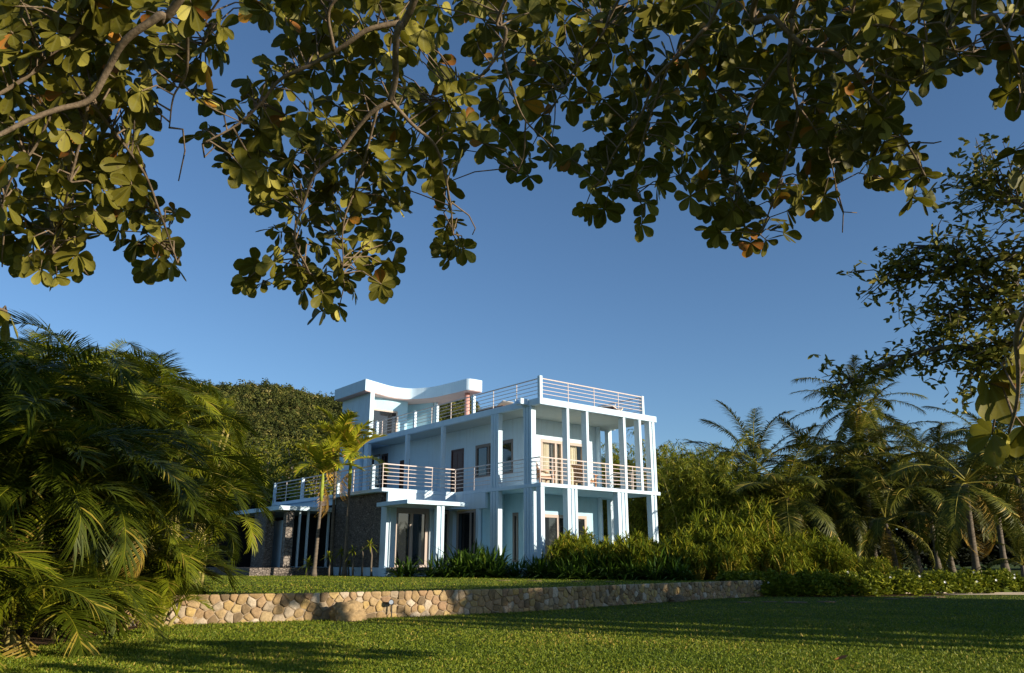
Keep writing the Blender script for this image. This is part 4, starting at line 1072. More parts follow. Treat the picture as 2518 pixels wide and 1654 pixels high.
for i in range(230):
    x = rnd.uniform(1.2, 13.0); y = rnd.uniform(26.6, 33.5)
    rel = Vector((x - 1.1326, y - 31.1554, 0)); uu = rel.x * math.sin(TH) + rel.y * math.cos(TH); vv = -rel.x * math.cos(TH) + rel.y * math.sin(TH)
    if vv > -.45 and uu < 7.6: continue
    front = 27.9 - .1 * (x - 3) if x < 6 else 26.7 + .12 * (x - 6)
    if x < 4: front = 29.9 - (x - 1.2) * .7
    if y < front: continue
    if y > 30.6 - .12 * (x - 7) and x > 7: continue
    if any((x - a) ** 2 + (y - b_) ** 2 < .42 for a, b_, _ in SHR): continue
    k = (y - front) / 3.0
    h = 1.2 + 1.3 * min(1, k)
    if x > 9.5: h *= max(.5, 1 - (x - 9.5) * .16)
    if x < 3: h = min(h, 1.55)
    if 3 < x < 6.6: h = min(h, 1.45)
    if y > 30.2: h = min(h, 1.75)
    SHR.append((x, y, h)); shrub(x, y, h * rnd.uniform(.9, 1.12))

# ---- low leafy hedge in front, with white flowers
def leafy_volume(pts, n_per, lmin, lmax, w, tlo=0, thi=1, up=.3, prof=LEAF3, droop=.2):
    n = len(pts) * n_per
    P = np.repeat(pts, n_per, 0)
    D = rand_dirs(n, -.6); D[:, 2] += up
    Nn = rand_dirs(n, 0.0); Nn[:, 2] += .6
    return blades(P, D, Nn, rng.uniform(lmin, lmax, n), w, prof, droop, 0, np.clip(tlo + (thi - tlo) * (rng.random(n) * .6 + np.repeat(rng.random(len(pts)), n_per) * .4), 0, 1))
hl = catmull([(6.5, 25.1), (7.6, 25.25), (9.2, 25.05), (12.1, 25.7), (16.4, 27.7), (17.2, 28.3)], 10)
hs_ = np.array([(p.x, p.y) for p in hl])
hedge = thing("low_hedge", 'low leafy green hedge with a few white flowers along the right lawn edge', 'hedge', (9.2, 25.05, 0))
n = 5200
q = rng.random(n) * (len(hs_) - 1.001); i = q.astype(int); f_ = (q - i)[:, None]
base = hs_[i] * (1 - f_) + hs_[i + 1] * f_
dv = unit(hs_[i + 1] - hs_[i]); nv = np.stack([-dv[:, 1], dv[:, 0]], 1)
th_ = rng.uniform(0, math.pi, n); rad = np.sqrt(rng.uniform(.45, 1, n))
wv = 0.62 + .1 * np.sin(q * 1.3); hv = 0.62 + .08 * np.sin(q * 2.1) + .06 * np.sin(q * 5)
off = np.cos(th_) * rad * wv; zz = np.sin(th_) * rad * hv
pts = np.stack([base[:, 0] + nv[:, 0] * (off + .1) - 9.2, base[:, 1] + nv[:, 1] * (off + .1) - 25.05, zz + .02], 1)
V, F, T, _ = leafy_volume(pts, 6, .09, .17, .06)
link_mesh("foliage", arr_mesh("foliage", V, F, M['hedge'], T), hedge)
k = rng.choice(n, 16, replace=False); fp = []
sel = pts[(zz > .3) & (off < 0)][:14]
for p in sel:
    V, F, T, _ = blades(np.zeros((5, 3)), np.stack([np.cos(np.arange(5) * 1.257), np.full(5, -.4), np.sin(np.arange(5) * 1.257)], 1), np.tile([0, -1.0, .2], (5, 1)), .045, .035, LEAF3, 0, 0, np.zeros(5))
    link_mesh("flower", arr_mesh("flower", V, F, M['petal'], T), hedge, Vector(p) + Vector((0, -.08, .06)))

# ---- bamboo screen right of the house
def bamboo(label, x, y, w, d, h, nst):
    t = thing("bamboo_clump", label, 'bamboo', (x, y, TZ), 0, 'bamboo clumps beside the house')
    g = MB(); LP = []; 
    for i in range(nst):
        bx, by = rnd.uniform(-w * .5, w * .5), rnd.uniform(-d * .5, d * .5); hh = h * rnd.uniform(.62, 1.0) * (1.12 if i < 3 else 1)
        ax, ay = bx * .5 + rnd.uniform(-.6, .6), by * .5 + rnd.uniform(-.5, .5)
        pts = [(bx, by, 0), (bx + ax * .2, by + ay * .2, hh * .5), (bx + ax * .6, by + ay * .6, hh * .85), (bx + ax * 1.3, by + ay * 1.3, hh)]
        g.tube(pts, [.025, .02, .012, .004], 5)
        P = catmull(pts, 10)
        for p in P:
            if p.z < .4: continue
            for _ in range(4 if p.z < hh * .9 else 2):
                LP.append((p.x + rnd.gauss(0, .32) * (1 if p.z < hh * .88 else .3), p.y + rnd.gauss(0, .32), p.z + rnd.gauss(0, .15) * (1 if p.z < hh * .85 else .3)))
    for _ in range(int(1500 * w * d * h / 34)):
        v = Vector((rnd.gauss(0, 1), rnd.gauss(0, 1), rnd.gauss(0, 1))).normalized() * rnd.uniform(.72, 1.0)
        LP.append((v.x * w * .72, v.y * d * .72, max(.3, h * .46 + v.z * h * .44 + .25 * mnoise.noise(v * 3))))
    g.build("canes", M['cane'], t, smooth=True)
    V, F, T, _ = leafy_volume(np.array(LP), 5, .2, .36, .046, 0, .95, -.35, LEAF3, .35)
    link_mesh("foliage", arr_mesh("foliage", V, F, M['bamboo'], T), t)
bamboo('dense bamboo clump directly right of the house columns', 9.2, 38.0, 2.8, 2.2, 5.7, 46)
bamboo('bamboo clump at the right end of the bamboo screen', 11.4, 37.3, 2.8, 2.4, 5.0, 46)
bamboo('bamboo clump seen between the right balcony columns', 8.8, 41.0, 4.0, 2.2, 6.8, 46)
bamboo('bamboo clump behind the rear balcony column', 6.6, 45.0, 3.4, 2.0, 7.2, 34)

# ---- broadleaf trees built from branching limbs and leaf clumps
def tree(name, label, cat, x, y, z, h, cr, mt, barkm, nclump, per, ll, lw, crown_lo=.35, group=None, seed=0, flat=1.0, tlo=0, thi=1.0):
    r0 = random.Random(seed); g_ = np.random.default_rng(seed)
    t = thing(name, label, cat, (x, y, z), 0, group)
    g = MB(); fork = h * crown_lo * .9
    g.tube([(0, 0, -.1), (.05, 0, fork * .5), (0, .05, fork)], [h * .035, h * .026, h * .022], 9)
    cl = []
    for i in range(nclump):
        a = r0.uniform(0, 6.28); e_ = r0.uniform(-.25, 1); rr = cr * (r0.random() ** .45)
        ce = math.sqrt(max(0, 1 - max(e_, 0) ** 2))
        cl.append((rr * ce * math.cos(a), rr * ce * math.sin(a), h * crown_lo + (h * (1 - crown_lo)) * (.38 + .62 * e_ * (rr / cr)) * flat))
    for i in range(min(nclump, 22)):
        c = Vector(cl[i]); s_ = Vector((0, .05, fork * r0.uniform(.75, 1))); m_ = s_.lerp(c, .5) + Vector((0, 0, -.08 * h * r0.random()))
        g.tube([s_, m_, c], [h * .013, h * .008, h * .003], 5)
    g.build("trunk", barkm, t, smooth=True)
    C_ = np.array(cl); n = nclump * per
    P = np.repeat(C_, per, 0); d = rand_dirs(n, -.5); d[:, 2] *= .75
    P = P + d * (cr * .30 * g_.random(n) ** .5)[:, None]
    D = np.cross(d, rand_dirs(n)) + d * .5; Nn = d + rand_dirs(n) * .6; Nn[:, 2] += .3
    tn = np.clip(tlo + (thi - tlo) * (g_.random(n) * .55 + np.repeat(g_.random(nclump), per) * .45), 0, 1)
    V, F, T, _ = blades(P, D, Nn, ll * g_.uniform(.7, 1.2, n), lw, LEAF3, .2, 0, tn)
    link_mesh("crown", arr_mesh("crown", V, F, mt, T), t); return t
tree("broadleaf_tree", 'bright green round tree between the palms and the house, below the hill', 'tree', -14.0, 55, TZ, 9.0, 3.6, M['wild'], M['greybark'], 60, 110, .30, .13, .3, 'trees behind the house', 1, tlo=.5)
tree("broadleaf_tree", 'darker green tree rising behind the flat wing roof of the house', 'tree', -19.0, 62, TZ, 9.5, 4.2, M['wild'], M['greybark'], 60, 110, .30, .13, .3, 'trees behind the house', 2)
tree("broadleaf_tree", 'yellow green tree just left of the tower wall of the house', 'tree', -16.2, 70, TZ, 11.0, 3.8, M['wild'], M['greybark'], 60, 110, .32, .14, .3, 'trees behind the house', 3, tlo=.3)
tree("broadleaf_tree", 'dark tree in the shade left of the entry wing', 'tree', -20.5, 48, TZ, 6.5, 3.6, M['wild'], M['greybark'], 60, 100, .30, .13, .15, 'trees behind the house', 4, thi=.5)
FR = [(-11.6, 43.5, 3.6, 1.5), (-13.0, 44.5, 3.9, 1.6)]
tree("frangipani_tree", 'small sparse tree with pale twigs at the end of the balcony railing', 'tree', -11.9, 43.0, TZ, 4.6, 1.7, M['drac'], M['greybark'], 26, 26, .24, .09, .35, None, 5)

# dark undergrowth closing the grove
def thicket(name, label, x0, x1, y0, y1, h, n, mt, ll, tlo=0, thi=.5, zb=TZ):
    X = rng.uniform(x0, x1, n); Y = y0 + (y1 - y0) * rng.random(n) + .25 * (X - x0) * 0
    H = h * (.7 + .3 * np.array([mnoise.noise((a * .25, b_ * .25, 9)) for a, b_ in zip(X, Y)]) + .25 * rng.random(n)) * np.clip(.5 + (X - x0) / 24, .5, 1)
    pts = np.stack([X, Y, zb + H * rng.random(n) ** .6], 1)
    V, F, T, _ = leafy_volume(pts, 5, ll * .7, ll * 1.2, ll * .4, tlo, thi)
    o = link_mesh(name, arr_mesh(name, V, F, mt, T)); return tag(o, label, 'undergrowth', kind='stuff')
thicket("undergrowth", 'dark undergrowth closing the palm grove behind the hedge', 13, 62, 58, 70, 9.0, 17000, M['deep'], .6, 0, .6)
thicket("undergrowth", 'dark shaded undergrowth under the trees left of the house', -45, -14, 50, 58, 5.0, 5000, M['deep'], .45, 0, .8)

# ---- fine leaved tree whose crown enters from the right; its trunk stands outside the picture
def fine_tree():
    o0 = Vector((10.6, 6.6, 0))
    t = thing("fine_leaved_tree", 'fine leaved tree whose airy crown and long thin limb enter from the right edge', 'tree', o0)
    g = MB(); g.tube([(0, 0, -.1), (.03, 0, 1.5), (-.02, .02, 3.2), (-.2, .2, 4.3)], [.14, .11, .10, .09], 10); g.build("trunk", M['greybark'], t, smooth=True)
    LP = []
    def limb(pts, r0, nsub, sub, leafy=1.0, spread=.5):
        pts = [p - o0 for p in pts]
        P = catmull(pts, 8); g = MB(); g.tube(P, list(np.linspace(r0, r0 * .2, len(P))), 6)
        for k in range(nsub):
            i = int(len(P) * (.25 + .75 * rnd.random())) - 1; p = P[max(1, i)]; dirn = (P[min(i + 1, len(P) - 1)] - P[max(i - 1, 0)]).normalized()
            d = (dirn * .7 + Vector((rnd.gauss(0, .7), rnd.gauss(0, .7), rnd.gauss(.05, .6)))).normalized(); l = sub * rnd.uniform(.5, 1.2)
            e_ = p + d * l + Vector((0, 0, -.06)); m_ = p + d * l * .5 + Vector((0, 0, .06)); g.tube([p, m_, e_], [.012, .008, .003], 4)
            for j in range(int(9 * leafy)):
                q = rnd.uniform(.25, 1.05); b_ = p.lerp(e_, q) + Vector((rnd.gauss(0, .1), rnd.gauss(0, .1), rnd.gauss(0, .08))) * spread * 1.6; LP.append(b_)
        g.build("branch", M['greybark'], t, smooth=True)
    J = o0 + Vector((-.2, .2, 4.3))
    ds = 10.8
    limb([J, at(2560, 560, 11.2), at(2420, 500, ds), at(2330, 450, ds), at(2270, 430, ds)], .06, 46, .75)
    limb([J, at(2520, 640, 11.0), at(2400, 600, ds), at(2260, 610, ds), at(2130, 640, ds), at(2080, 655, ds)], .055, 50, .55)
    limb([J, at(2500, 700, 11.0), at(2380, 690, ds), at(2280, 660, ds), at(2200, 580, ds), at(2140, 570, ds)], .05, 46, .55)
    limb([J, at(2480, 740, 11), at(2340, 720, ds), at(2250, 720, ds), at(2180, 740, ds)], .05, 36, .5)
    limb([o0 + Vector((0, 0, 3.4)), at(2500, 850, 11.2), at(2340, 838, ds), at(2240, 806, ds), at(2150, 815, ds), at(2080, 840, ds), at(2010, 868, ds), at(1950, 905, ds)], .05, 48, .40)
    limb([o0 + Vector((0, 0, 3.3)), at(2480, 800, 11.2), at(2390, 790, ds), at(2300, 820, ds), at(2240, 900, ds)], .04, 26, .4)
    limb([J, at(2600, 440, 11.5), at(2500, 380, 11.2), at(2400, 400, 11)], .06, 30, .8)
    pts = np.array([tuple(p) for p in LP])
    V, F, T, _ = leafy_volume(pts, 3, .07, .125, .044, 0, 1, .1, LEAF, .15)
    link_mesh("crown", arr_mesh("crown", V, F, M['smallleaf'], T), t)
fine_tree()

# ---- thick belt of trees outside the picture on the right that throws the broad shade over the lawn
belt = []
for i in range(9000):
    q = rnd.uniform(13.5, 26.6); tt = rnd.uniform(7.0, 10.5) + (q - 13.5) * .12
    hz_ = 4.9 + .6 * mnoise.noise((q * .45, 2, 0)) + (q - 14) * .05
    zz_ = hz_ * rnd.random() ** .8
    belt.append((q * .5 + tt * .866, q * .866 - tt * .5, zz_))
for i in range(520):  # sparse unseen clumps added to streak the lawn with soft shade
    q = rnd.choice((12.55, 12.95, 11.75)) + rnd.gauss(0, .12); tt = rnd.uniform(7.5, 10.5)
    belt.append((q * .5 + tt * .866, q * .866 - tt * .5, rnd.uniform(2.3, 4.3)))
V, F, T, _ = leafy_volume(np.array(belt), 3, .22, .42, .18, 0, .6)
tag(link_mesh("thicket", arr_mesh("thicket", V, F, M['wild'], T)), 'dense thicket right of the lawn that shades the grass', 'thicket', kind='stuff')

# ---- the hill with its forest
def hill_h(x, y):
    r_ = (y - 250) / 260.0
    ridge = np.interp(x, [-420, -260, -180, -150, -118, -92, -70, -46, -24, -4, 20, 60, 200], [74, 92, 94, 92, 88, 85, 82, 87, 86, 62, 44, 28, 12])
    prof_ = np.clip((y - 240) / 190.0, 0, 1); prof_ = prof_ * prof_ * (3 - 2 * prof_)
    bk = np.clip((y - 470) / 300.0, 0, 1)
    return ridge * prof_ * (1 - .6 * bk)
nx, ny = 90, 50
X, Y = np.meshgrid(np.linspace(-420, 220, nx), np.linspace(235, 700, ny))
Z = hill_h(X, Y) + np.array([4.5 * mnoise.noise((a * .02, b_ * .02, 4)) for a, b_ in zip(X.ravel(), Y.ravel())]).reshape(X.shape) * np.clip((Y - 240) / 60, 0, 1)
V = np.stack([X.ravel(), Y.ravel(), Z.ravel()], 1)
idx = np.arange(nx * ny).reshape(ny, nx); F = np.stack([idx[:-1, :-1].ravel(), idx[:-1, 1:].ravel(), idx[1:, 1:].ravel(), idx[1:, :-1].ravel()], 1)
tag(link_mesh("hill", arr_mesh("hill", V, F, M['hill'], None, True)), 'wooded hill rising behind the house', kind='structure')
NT = 36000
hx = rng.uniform(-330, 70, NT); hy = 290 + 195 * rng.random(NT)
hzv = hill_h(hx, hy) + np.array([4.5 * mnoise.noise((a * .02, b_ * .02, 4)) for a, b_ in zip(hx, hy)]) * np.clip((hy - 240) / 60, 0, 1)
vis = [(lambda q: (430 < q[0] < 1270 or rnd.random() < .55) and q[1] < 1110)(seen_at((a, b_, c_ + 2))) for a, b_, c_ in zip(hx, hy, hzv)]
hx, hy, hzv = hx[vis], hy[vis], hzv[vis]; NT = len(hx)
rad = rng.uniform(.75, 1.65, NT) * (1 + .8 * (rng.random(NT) < .07)); tall = rng.uniform(.9, 1.6, NT)
per = 40
d = rand_dirs(NT * per, -.35)
cc = np.stack([hx, hy, hzv + rad * tall * .75], 1)
P = np.repeat(cc, per, 0) + d * (np.repeat(rad, per) * rng.uniform(.6, 1.05, NT * per))[:, None] * np.stack([np.ones(NT * per), np.ones(NT * per), np.repeat(tall, per)], 1)
tn = np.clip(np.repeat(rng.random(NT) ** 1.4, per) * .85 + rng.random(NT * per) * .15, 0, 1)
D = np.cross(d, rand_dirs(NT * per)) + d * .25
V, F, T, _ = blades(P, D, d + rand_dirs(NT * per) * .35, np.repeat(rad, per) * rng.uniform(.28, .5, NT * per), np.repeat(rad, per) * .3, [(0, .3), (.5, .5), (1, .1)], 0.1, 0, tn)
tag(link_mesh("forest", arr_mesh("forest", V, F, M['hillleaf'], T)), 'forest covering the hill behind the house', 'forest', kind='stuff')

# ---- the big almond tree overhead
def almond():
    t = thing("sea_almond_tree", 'large overhanging tree with broad rounded leaves and brown branches across the top', 'tree', (3.8, -2.2, 0))
    o0 = Vector((3.8, -2.2, 0))
    J = Vector((2.6, -.4, 6.6)); J2 = Vector((3.6, -1.2, 5.2))
    g = MB(); g.tube([Vector((0, 0, -.2)), Vector((.05, .05, 1.5)), Vector((-.05, .4, 3.4)), J2 - o0, J - o0], [.32, .25, .22, .2, .15], 12); g.build("trunk", M['bark'], t, smooth=True)
    def dep(y, d0=5.2): return d0 + (y / 640.0) * 1.7
    net = []     # points on branches, world space
    owner = []; bmb = []
    def branch(px, r0, r1, hub=None, d0=5.2, join_to=J, mid=None):
        P = [at(x, y, dep(y, d0)) for x, y in px]
        if join_to is not None:
            m_ = (P[0] + join_to) / 2 + Vector((0, 0, .35)); P = [join_to, m_] + P
        Q = catmull(P, 6)
        # natural wobble
        Q = [q + Vector((mnoise.noise(q * 2.1), mnoise.noise(q * 2.1 + Vector((9, 0, 0))), mnoise.noise(q * 2.1 + Vector((0, 9, 0))))) * .05 for q in Q]
        g = MB(); g.tube([q - o0 for q in Q], list(np.linspace(r0, r1, len(Q))), 7); bmb.append(g)
        st = 12 if join_to is not None else 0
        net.extend(Q[st:]); owner.extend([len(bmb) - 1] * len(Q[st:])); return Q
    branch([(430, -40), (370, 25), (300, 95), (250, 170), (205, 228), (130, 258), (60, 285), (-30, 325)], .034, .015, d0=4.95)
    branch([(215, 240), (290, 330), (340, 420), (385, 510), (402, 570), (415, 610)], .013, .005, join_to=None)
    branch([(205, 235), (200, 320), (165, 420), (140, 510), (125, 585)], .013, .005, join_to=None)
    branch([(130, 258), (60, 350), (30, 380), (0, 480)], .012, .006, join_to=None)
    branch([(250, -30), (200, 60), (120, 140), (20, 200), (-30, 230)], .022, .012)
    branch([(980, -30), (925, 60), (918, 115), (920, 180), (910, 236)], .032, .023, d0=4.95)
    branch([(910, 236), (860, 270), (800, 345), (735, 395), (700, 470), (690, 560), (720, 640)], .022, .006, join_to=None)
    branch([(910, 236), (960, 290), (1010, 330), (1032, 390), (1046, 470), (1050, 540)], .018, .006, join_to=None)
    branch([(922, 62), (850, 76), (775, 118), (700, 160), (650, 185), (610, 235), (555, 290), (475, 330)], .024, .007, join_to=None)
    branch([(880, 255), (845, 400), (800, 520), (790, 640)], .012, .005, join_to=None)
    branch([(770, 120), (760, 20), (820, -40)], .016, .012, join_to=None)
    branch([(420, -30), (440, 90), (430, 170), (400, 215), (395, 290)], .014, .005, join_to=None)
    branch([(420, 190), (480, 240), (560, 285)], .010, .004, join_to=None)
    branch([(520, -30), (500, 60), (470, 120)], .012, .006, d0=5.4)
    branch([(1185, -30), (1178, 60), (1165, 120), (1185, 190), (1225, 280), (1290, 350)], .022, .006, d0=5.8)
    branch([(1178, 80), (1120, 170), (1050, 190), (1020, 250)], .014, .006, d0=5.8, join_to=None)
    branch([(1225, 280), (1215, 360), (1200, 405)], .009, .005, d0=5.8, join_to=None)
    branch([(1690, -30), (1620, 90), (1530, 180), (1490, 260), (1430, 350), (1400, 420)], .026, .006, d0=6.0)
    branch([(1560, 150), (1500, 300), (1480, 400), (1495, 470)], .012, .005, d0=6.0, join_to=None)
    branch([(1755, -30), (1800, 45), (1870, 105), (1930, 115), (2000, 190), (2060, 260), (2110, 340), (2150, 420)], .036, .007, d0=6.2)
    branch([(1865, -30), (1845, 60), (1838, 160), (1850, 260), (1830, 360), (1800, 460), (1770, 540)], .028, .006, d0=6.2)
    branch([(1838, 120), (1750, 240), (1720, 350), (1700, 470)], .014, .005, d0=6.2, join_to=None)
    branch([(1850, 240), (1920, 330), (1940, 430)], .012, .005, d0=6.2, join_to=None)
    branch([(2270, -30), (2310, 40), (2350, 100), (2375, 200), (2360, 260)], .02, .006, d0=5.8)
    branch([(2150, -30), (2200, 60), (2230, 140)], .014, .006, d0=6.0)
    branch([(2010, 170), (2100, 190), (2160, 170)], .012, .005, d0=6.1, join_to=None)
    branch([(1990, -30), (2080, 60), (2180, 110), (2260, 120)], .018, .006, d0=6.0)
    branch([(1450, -30), (1400, 80), (1330, 160), (1290, 230)], .02, .006, d0=6.2)
    branch([(2470, 600), (2420, 700), (2380, 800), (2360, 900), (2345, 1010)], .02, .008, d0=2.3, join_to=Vector((4.4, 1.2, 4.2)))
    branch([(-90, 640), (-50, 690), (10, 720)], .014, .008, d0=4.0, join_to=Vector((-6.0, 4.0, 4.6)))
    branch([(2440, 330), (2400, 360), (2370, 400)], .014, .008, d0=5.6)
    g = MB(); g.tube([J2 - o0, Vector((4.4, 0, 4.8)) - o0, Vector((4.4, 1.2, 4.2)) - o0], [.11, .08, .05], 8)
    g.tube([J - o0, Vector((-1.5, 1.5, 6.6)) - o0, Vector((-4.2, 3.0, 5.8)) - o0, Vector((-6.0, 4.0, 4.6)) - o0], [.12, .09, .06, .04], 8); g.build("limb", M['bark'], t, smooth=True)
    # ---- leaf rosettes: where foliage hangs, with its lower outline and its gaps
    LEFT = [(-60, -60), (470, -60), (480, 30), (545, 60), (550, 160), (520, 235), (475, 250), (430, 200), (370, 235), (345, 300), (330, 360), (350, 420), (360, 480), (420, 490), (410, 560), (425, 650), (340, 655), (300, 590), (270, 560), (200, 560), (195, 640), (115, 672), (40, 640), (20, 570), (-60, 590)]
    MID = [(560, -60), (1000, -60), (1000, 120), (925, 140), (1000, 210), (1090, 210), (1100, 300), (1070, 400), (1080, 450), (1050, 470), (1105, 585), (1050, 630), (1010, 590), (1005, 470), (965, 390), (940, 480), (915, 520), (935, 600), (895, 685), (830, 690), (815, 745), (745, 745), (720, 700), (640, 760), (640, 735), (690, 690), (590, 685), (510, 655), (575, 610), (640, 560), (580, 520), (590, 440), (520, 400), (500, 350), (440, 330), (440, 300), (520, 290), (560, 200), (560, 60)]
    RIGHT = [(1000, -60), (2440, -60), (2440, 255), (2380, 262), (2320, 245), (2290, 205), (2320, 170), (2250, 160), (2180, 180), (2120, 230), (2090, 290), (2130, 335), (2185, 420), (2160, 495), (2110, 490), (2100, 430), (2040, 440), (2000, 380), (1960, 400), (1950, 470), (1910, 520), (1850, 490), (1830, 585), (1690, 585), (1640, 570), (1640, 490), (1540, 455), (1525, 540), (1480, 545), (1470, 490), (1400, 530), (1340, 510), (1355, 420), (1260, 380), (1235, 440), (1175, 435), (1165, 370), (1095, 345), (1095, 230), (1000, 200)]
    CORNER = [(2300, 800), (2420, 770), (2440, 1080), (2330, 1065), (2290, 1010), (2310, 950), (2280, 900)]
    LOWL = [(-70, 700), (20, 705), (55, 725), (30, 775), (-70, 790)]
    EDGE = [(2350, 340), (2440, 330), (2440, 440), (2350, 430)]
    HOLES = [(600, 95, 45), (455, 60, 25), (1075, 135, 26), (380, 60, 18), (520, 170, 22), (1110, 250, 14), (690, 230, 15), (965, 165, 20), (2130, 60, 16), (1320, 110, 12), (1560, 80, 14), (2010, 160, 16), (2240, 60, 20), (1060, 80, 12), (140, 30, 14), (1330, 300, 20), (1590, 300, 18)]
    rosettes = []; seen = []
    def ins(p, poly):
        x, y = p; r_ = False; j = len(poly) - 1
        for i in range(len(poly)):
            xi, yi = poly[i]; xj, yj = poly[j]
            if (yi > y) != (yj > y) and x < (xj - xi) * (y - yi) / (yj - yi + 1e-9) + xi: r_ = not r_
            j = i
        return r_
    def fill(poly, sp, d0, jit, size, layers=1, margin=26, tl=(0, .8)):
        xs = [p[0] for p in poly]; ys = [p[1] for p in poly]
        for ly in range(layers):
            pts = []
            for _ in range(9000):
                p = (rnd.uniform(min(xs), max(xs)), rnd.uniform(min(ys), max(ys)))
                if not ins(p, poly): continue
                if not all(ins((p[0] + dx, p[1] + dy), poly) for dx, dy in ((margin * .6, 0), (-margin * .6, 0), (0, margin))): continue
                if any(math.hypot(p[0] - hx_, p[1] - hy_) < hr + 22 for hx_, hy_, hr in HOLES): continue
                if any((p[0] - a) ** 2 + (p[1] - b_) ** 2 < sp * sp for a, b_ in pts): continue
                pts.append(p)
            for p in pts: rosettes.append((at(p[0], p[1], dep(max(p[1], 0), d0) + rnd.uniform(-.25 * jit, 1.5 * jit) + ly * .9), size * rnd.uniform(.82, 1.15), tl))
    fill(LEFT, 40, 5.2, .35, .165, 1, 20, (.3, .88)); fill(LEFT, 48, 5.9, .3, .175, 1, 28, (.15, .75))  # higher tints put the stronger light into left and middle leaf colour
    fill(MID, 40, 5.3, .4, .168, 1, 20, (.3, .93)); fill(MID, 47, 5.9, .4, .175, 1, 28, (.15, .85))
    fill(RIGHT, 45, 6.1, .45, .19, 2, 22, (0, .75))
    fill([(1380, -60), (2300, -60), (2160, 150), (2060, 300), (1850, 480), (1680, 480), (1560, 330), (1420, 200)], 62, 7.4, .5, .22, 1, 20, (0, .5))
    fill(CORNER, 75, 2.4, .25, .20, 1, 22, (.3, .88)); fill(LOWL, 70, 4.3, .2, .21, 1, 12, (.3, .88)); fill(EDGE, 60, 5.6, .2, .2, 1, 16, (.2, .8))
    nvis = len(rosettes)
    # rest of the crown, above and to the right of the viewer
    for _ in range(1150):
        p = Vector((rnd.uniform(-5, 8.0), rnd.uniform(-4.5, 5.5), rnd.uniform(4.6, 8.2)))
        az = math.degrees(math.atan2(abs(p.x), max(p.y, .01))); el = math.degrees(math.atan2(p.z - EYE, math.hypot(p.x, p.y)))
        if p.y > 0 and az < 38 and el < 46: continue
        if (p - Vector((2.2, .5, 6.0))).length > 7.2: continue
        if not (p.x > 3.2 and p.y > .8) and rnd.random() < .95: continue
        rosettes.append((p, .22 * rnd.uniform(.85, 1.15), (0, .8)))
    for _ in range(300):   # unseen outer crown added on the sunny side to shade the right half
        q = rnd.uniform(6.6, 11.5); tt = rnd.uniform(-1.0, 5.0)
        p = Vector((q * .5 + tt * .866, q * .866 - tt * .5, rnd.uniform(4.9, 7.4) + .12 * tt))
        if p.x < p.y * .74 + .5: continue
        rosettes.append((p, .22 * rnd.uniform(.85, 1.15), (0, .8)))
    for _ in range(95):   # unseen low skirts of the crown, added to shade the left lawn
        q = rnd.uniform(5.5, 7.9); tt = rnd.uniform(1.4, 4.2)
        p = Vector((q * .5 + tt * .866, q * .866 - tt * .5, rnd.uniform(2.0, 2.9) + .25 * (tt - 2)))
        if p.x < p.y * .74 + .4: continue
        rosettes.append((p, .21 * rnd.uniform(.85, 1.15), (0, .8)))
    # leaves and twigs
    NP = np.array([tuple(p) for p in net])
    PP = []; DD = []; NN = []; LL = []; TT = []
    for i, (p, s, tl) in enumerate(rosettes):
        dist = np.linalg.norm(NP - np.array(tuple(p)), axis=1); k = int((dist + rng.uniform(0, .3, len(dist))).argmin()); nb = Vector(NP[k])
        ax = (p - nb)
        far_ = i >= nvis or ax.length > 1.0
        if far_: nb = p + Vector((rnd.uniform(-.2, .2), rnd.uniform(-.2, .2), .45))
        ax = (p - nb).normalized() if (p - nb).length > .01 else Vector((0, 0, -1))
        if not far_:
            tw = bmb[owner[k]]
            m_ = nb.lerp(p, .5) + Vector((rnd.uniform(-.06, .06), rnd.uniform(-.06, .06), .03 + .05 * rnd.random()))
            tw.tube([nb - o0, m_ - o0, p - o0], [.0075, .006, .005], 5, caps=False)
        axis = (ax * .3 + Vector((rnd.gauss(.1, .4), rnd.gauss(-.55, .35), -.2 + rnd.gauss(0, .4)))).normalized()
        e1 = axis.orthogonal().normalized(); e2 = axis.cross(e1)
        nlv = rnd.randint(5, 8); a0 = rnd.random() * 6.28
        base_t = tl[0] + (tl[1] - tl[0]) * rnd.random()
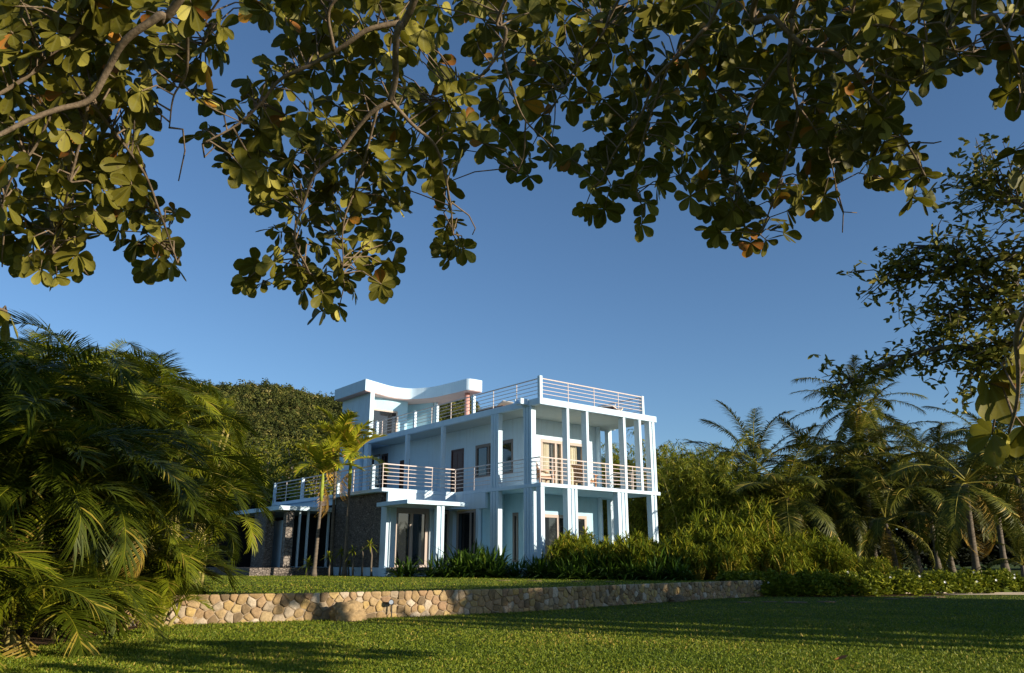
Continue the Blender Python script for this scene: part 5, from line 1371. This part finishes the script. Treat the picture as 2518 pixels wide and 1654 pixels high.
        for j in range(nlv):
            a = a0 + j * 6.28 / nlv + rnd.uniform(-.25, .25); op = R(rnd.uniform(48, 88))
            rd = e1 * math.cos(a) + e2 * math.sin(a)
            d = (axis * math.cos(op) + rd * math.sin(op)); d = (d + Vector((0, 0, -.22))).normalized()
            up = (axis * math.sin(op) - rd * math.cos(op)) * -1
            up = (axis + Vector((rnd.gauss(0, .25), rnd.gauss(0, .25), rnd.gauss(0, .25)))).normalized()
            PP.append(tuple(p - o0 - axis * rnd.uniform(0, .03))); DD.append(tuple(d)); NN.append(tuple(up)); LL.append(s * rnd.uniform(.72, 1.12))
            r_ = rnd.random()
            TT.append(.93 + .07 * rnd.random() if r_ < .03 else .8 + .1 * rnd.random() if r_ < .11 else min(.9, max(0, base_t * .6 + .4 * (tl[0] + (tl[1] - tl[0]) * rnd.random()))))  # a share of leaves tinted pale yellow as sunlit highlights
    LL = np.array(LL)
    V, F, T, U_ = blades(PP, DD, NN, LL, LL * 1.02, OBOV, .12, .22, TT, rng.uniform(-.12, .3, len(LL)))
    link_mesh("crown", arr_mesh("crown", V, F, M['almond'], T, True, U_), t)
    # bare dead twigs hanging below the foliage
    for px in ([(360, 235), (375, 270), (372, 298)], [(425, 300), (430, 350), (415, 420)], [(1050, 470), (1090, 500), (1105, 530), (1098, 545)], [(1945, 460), (1960, 495), (1958, 540)], [(1960, 492), (1992, 494)], [(475, 365), (500, 340)], [(590, 380), (600, 420), (575, 425)], [(1410, 240), (1360, 238), (1322, 244)], [(2120, 330), (2170, 332), (2188, 328)], [(165, 590), (190, 620), (205, 640)], [(10, 530), (5, 590), (5, 620)]):
        P = [at(x, y, dep(y, 5.3 if px[0][0] < 1100 else 6.1)) for x, y in px]; kk = int(np.linalg.norm(NP - np.array(tuple(P[0])), axis=1).argmin()); P = [q - o0 for q in ([Vector(NP[kk])] if (Vector(NP[kk]) - P[0]).length < .6 else []) + P]; g = MB(); g.tube(P, list(np.linspace(.009, .005, len(P))), 5); g.build("bare_twig", M['bark'], t, smooth=True)
    for g in bmb: g.build("branch", M['bark'], t, smooth=True)
almond()
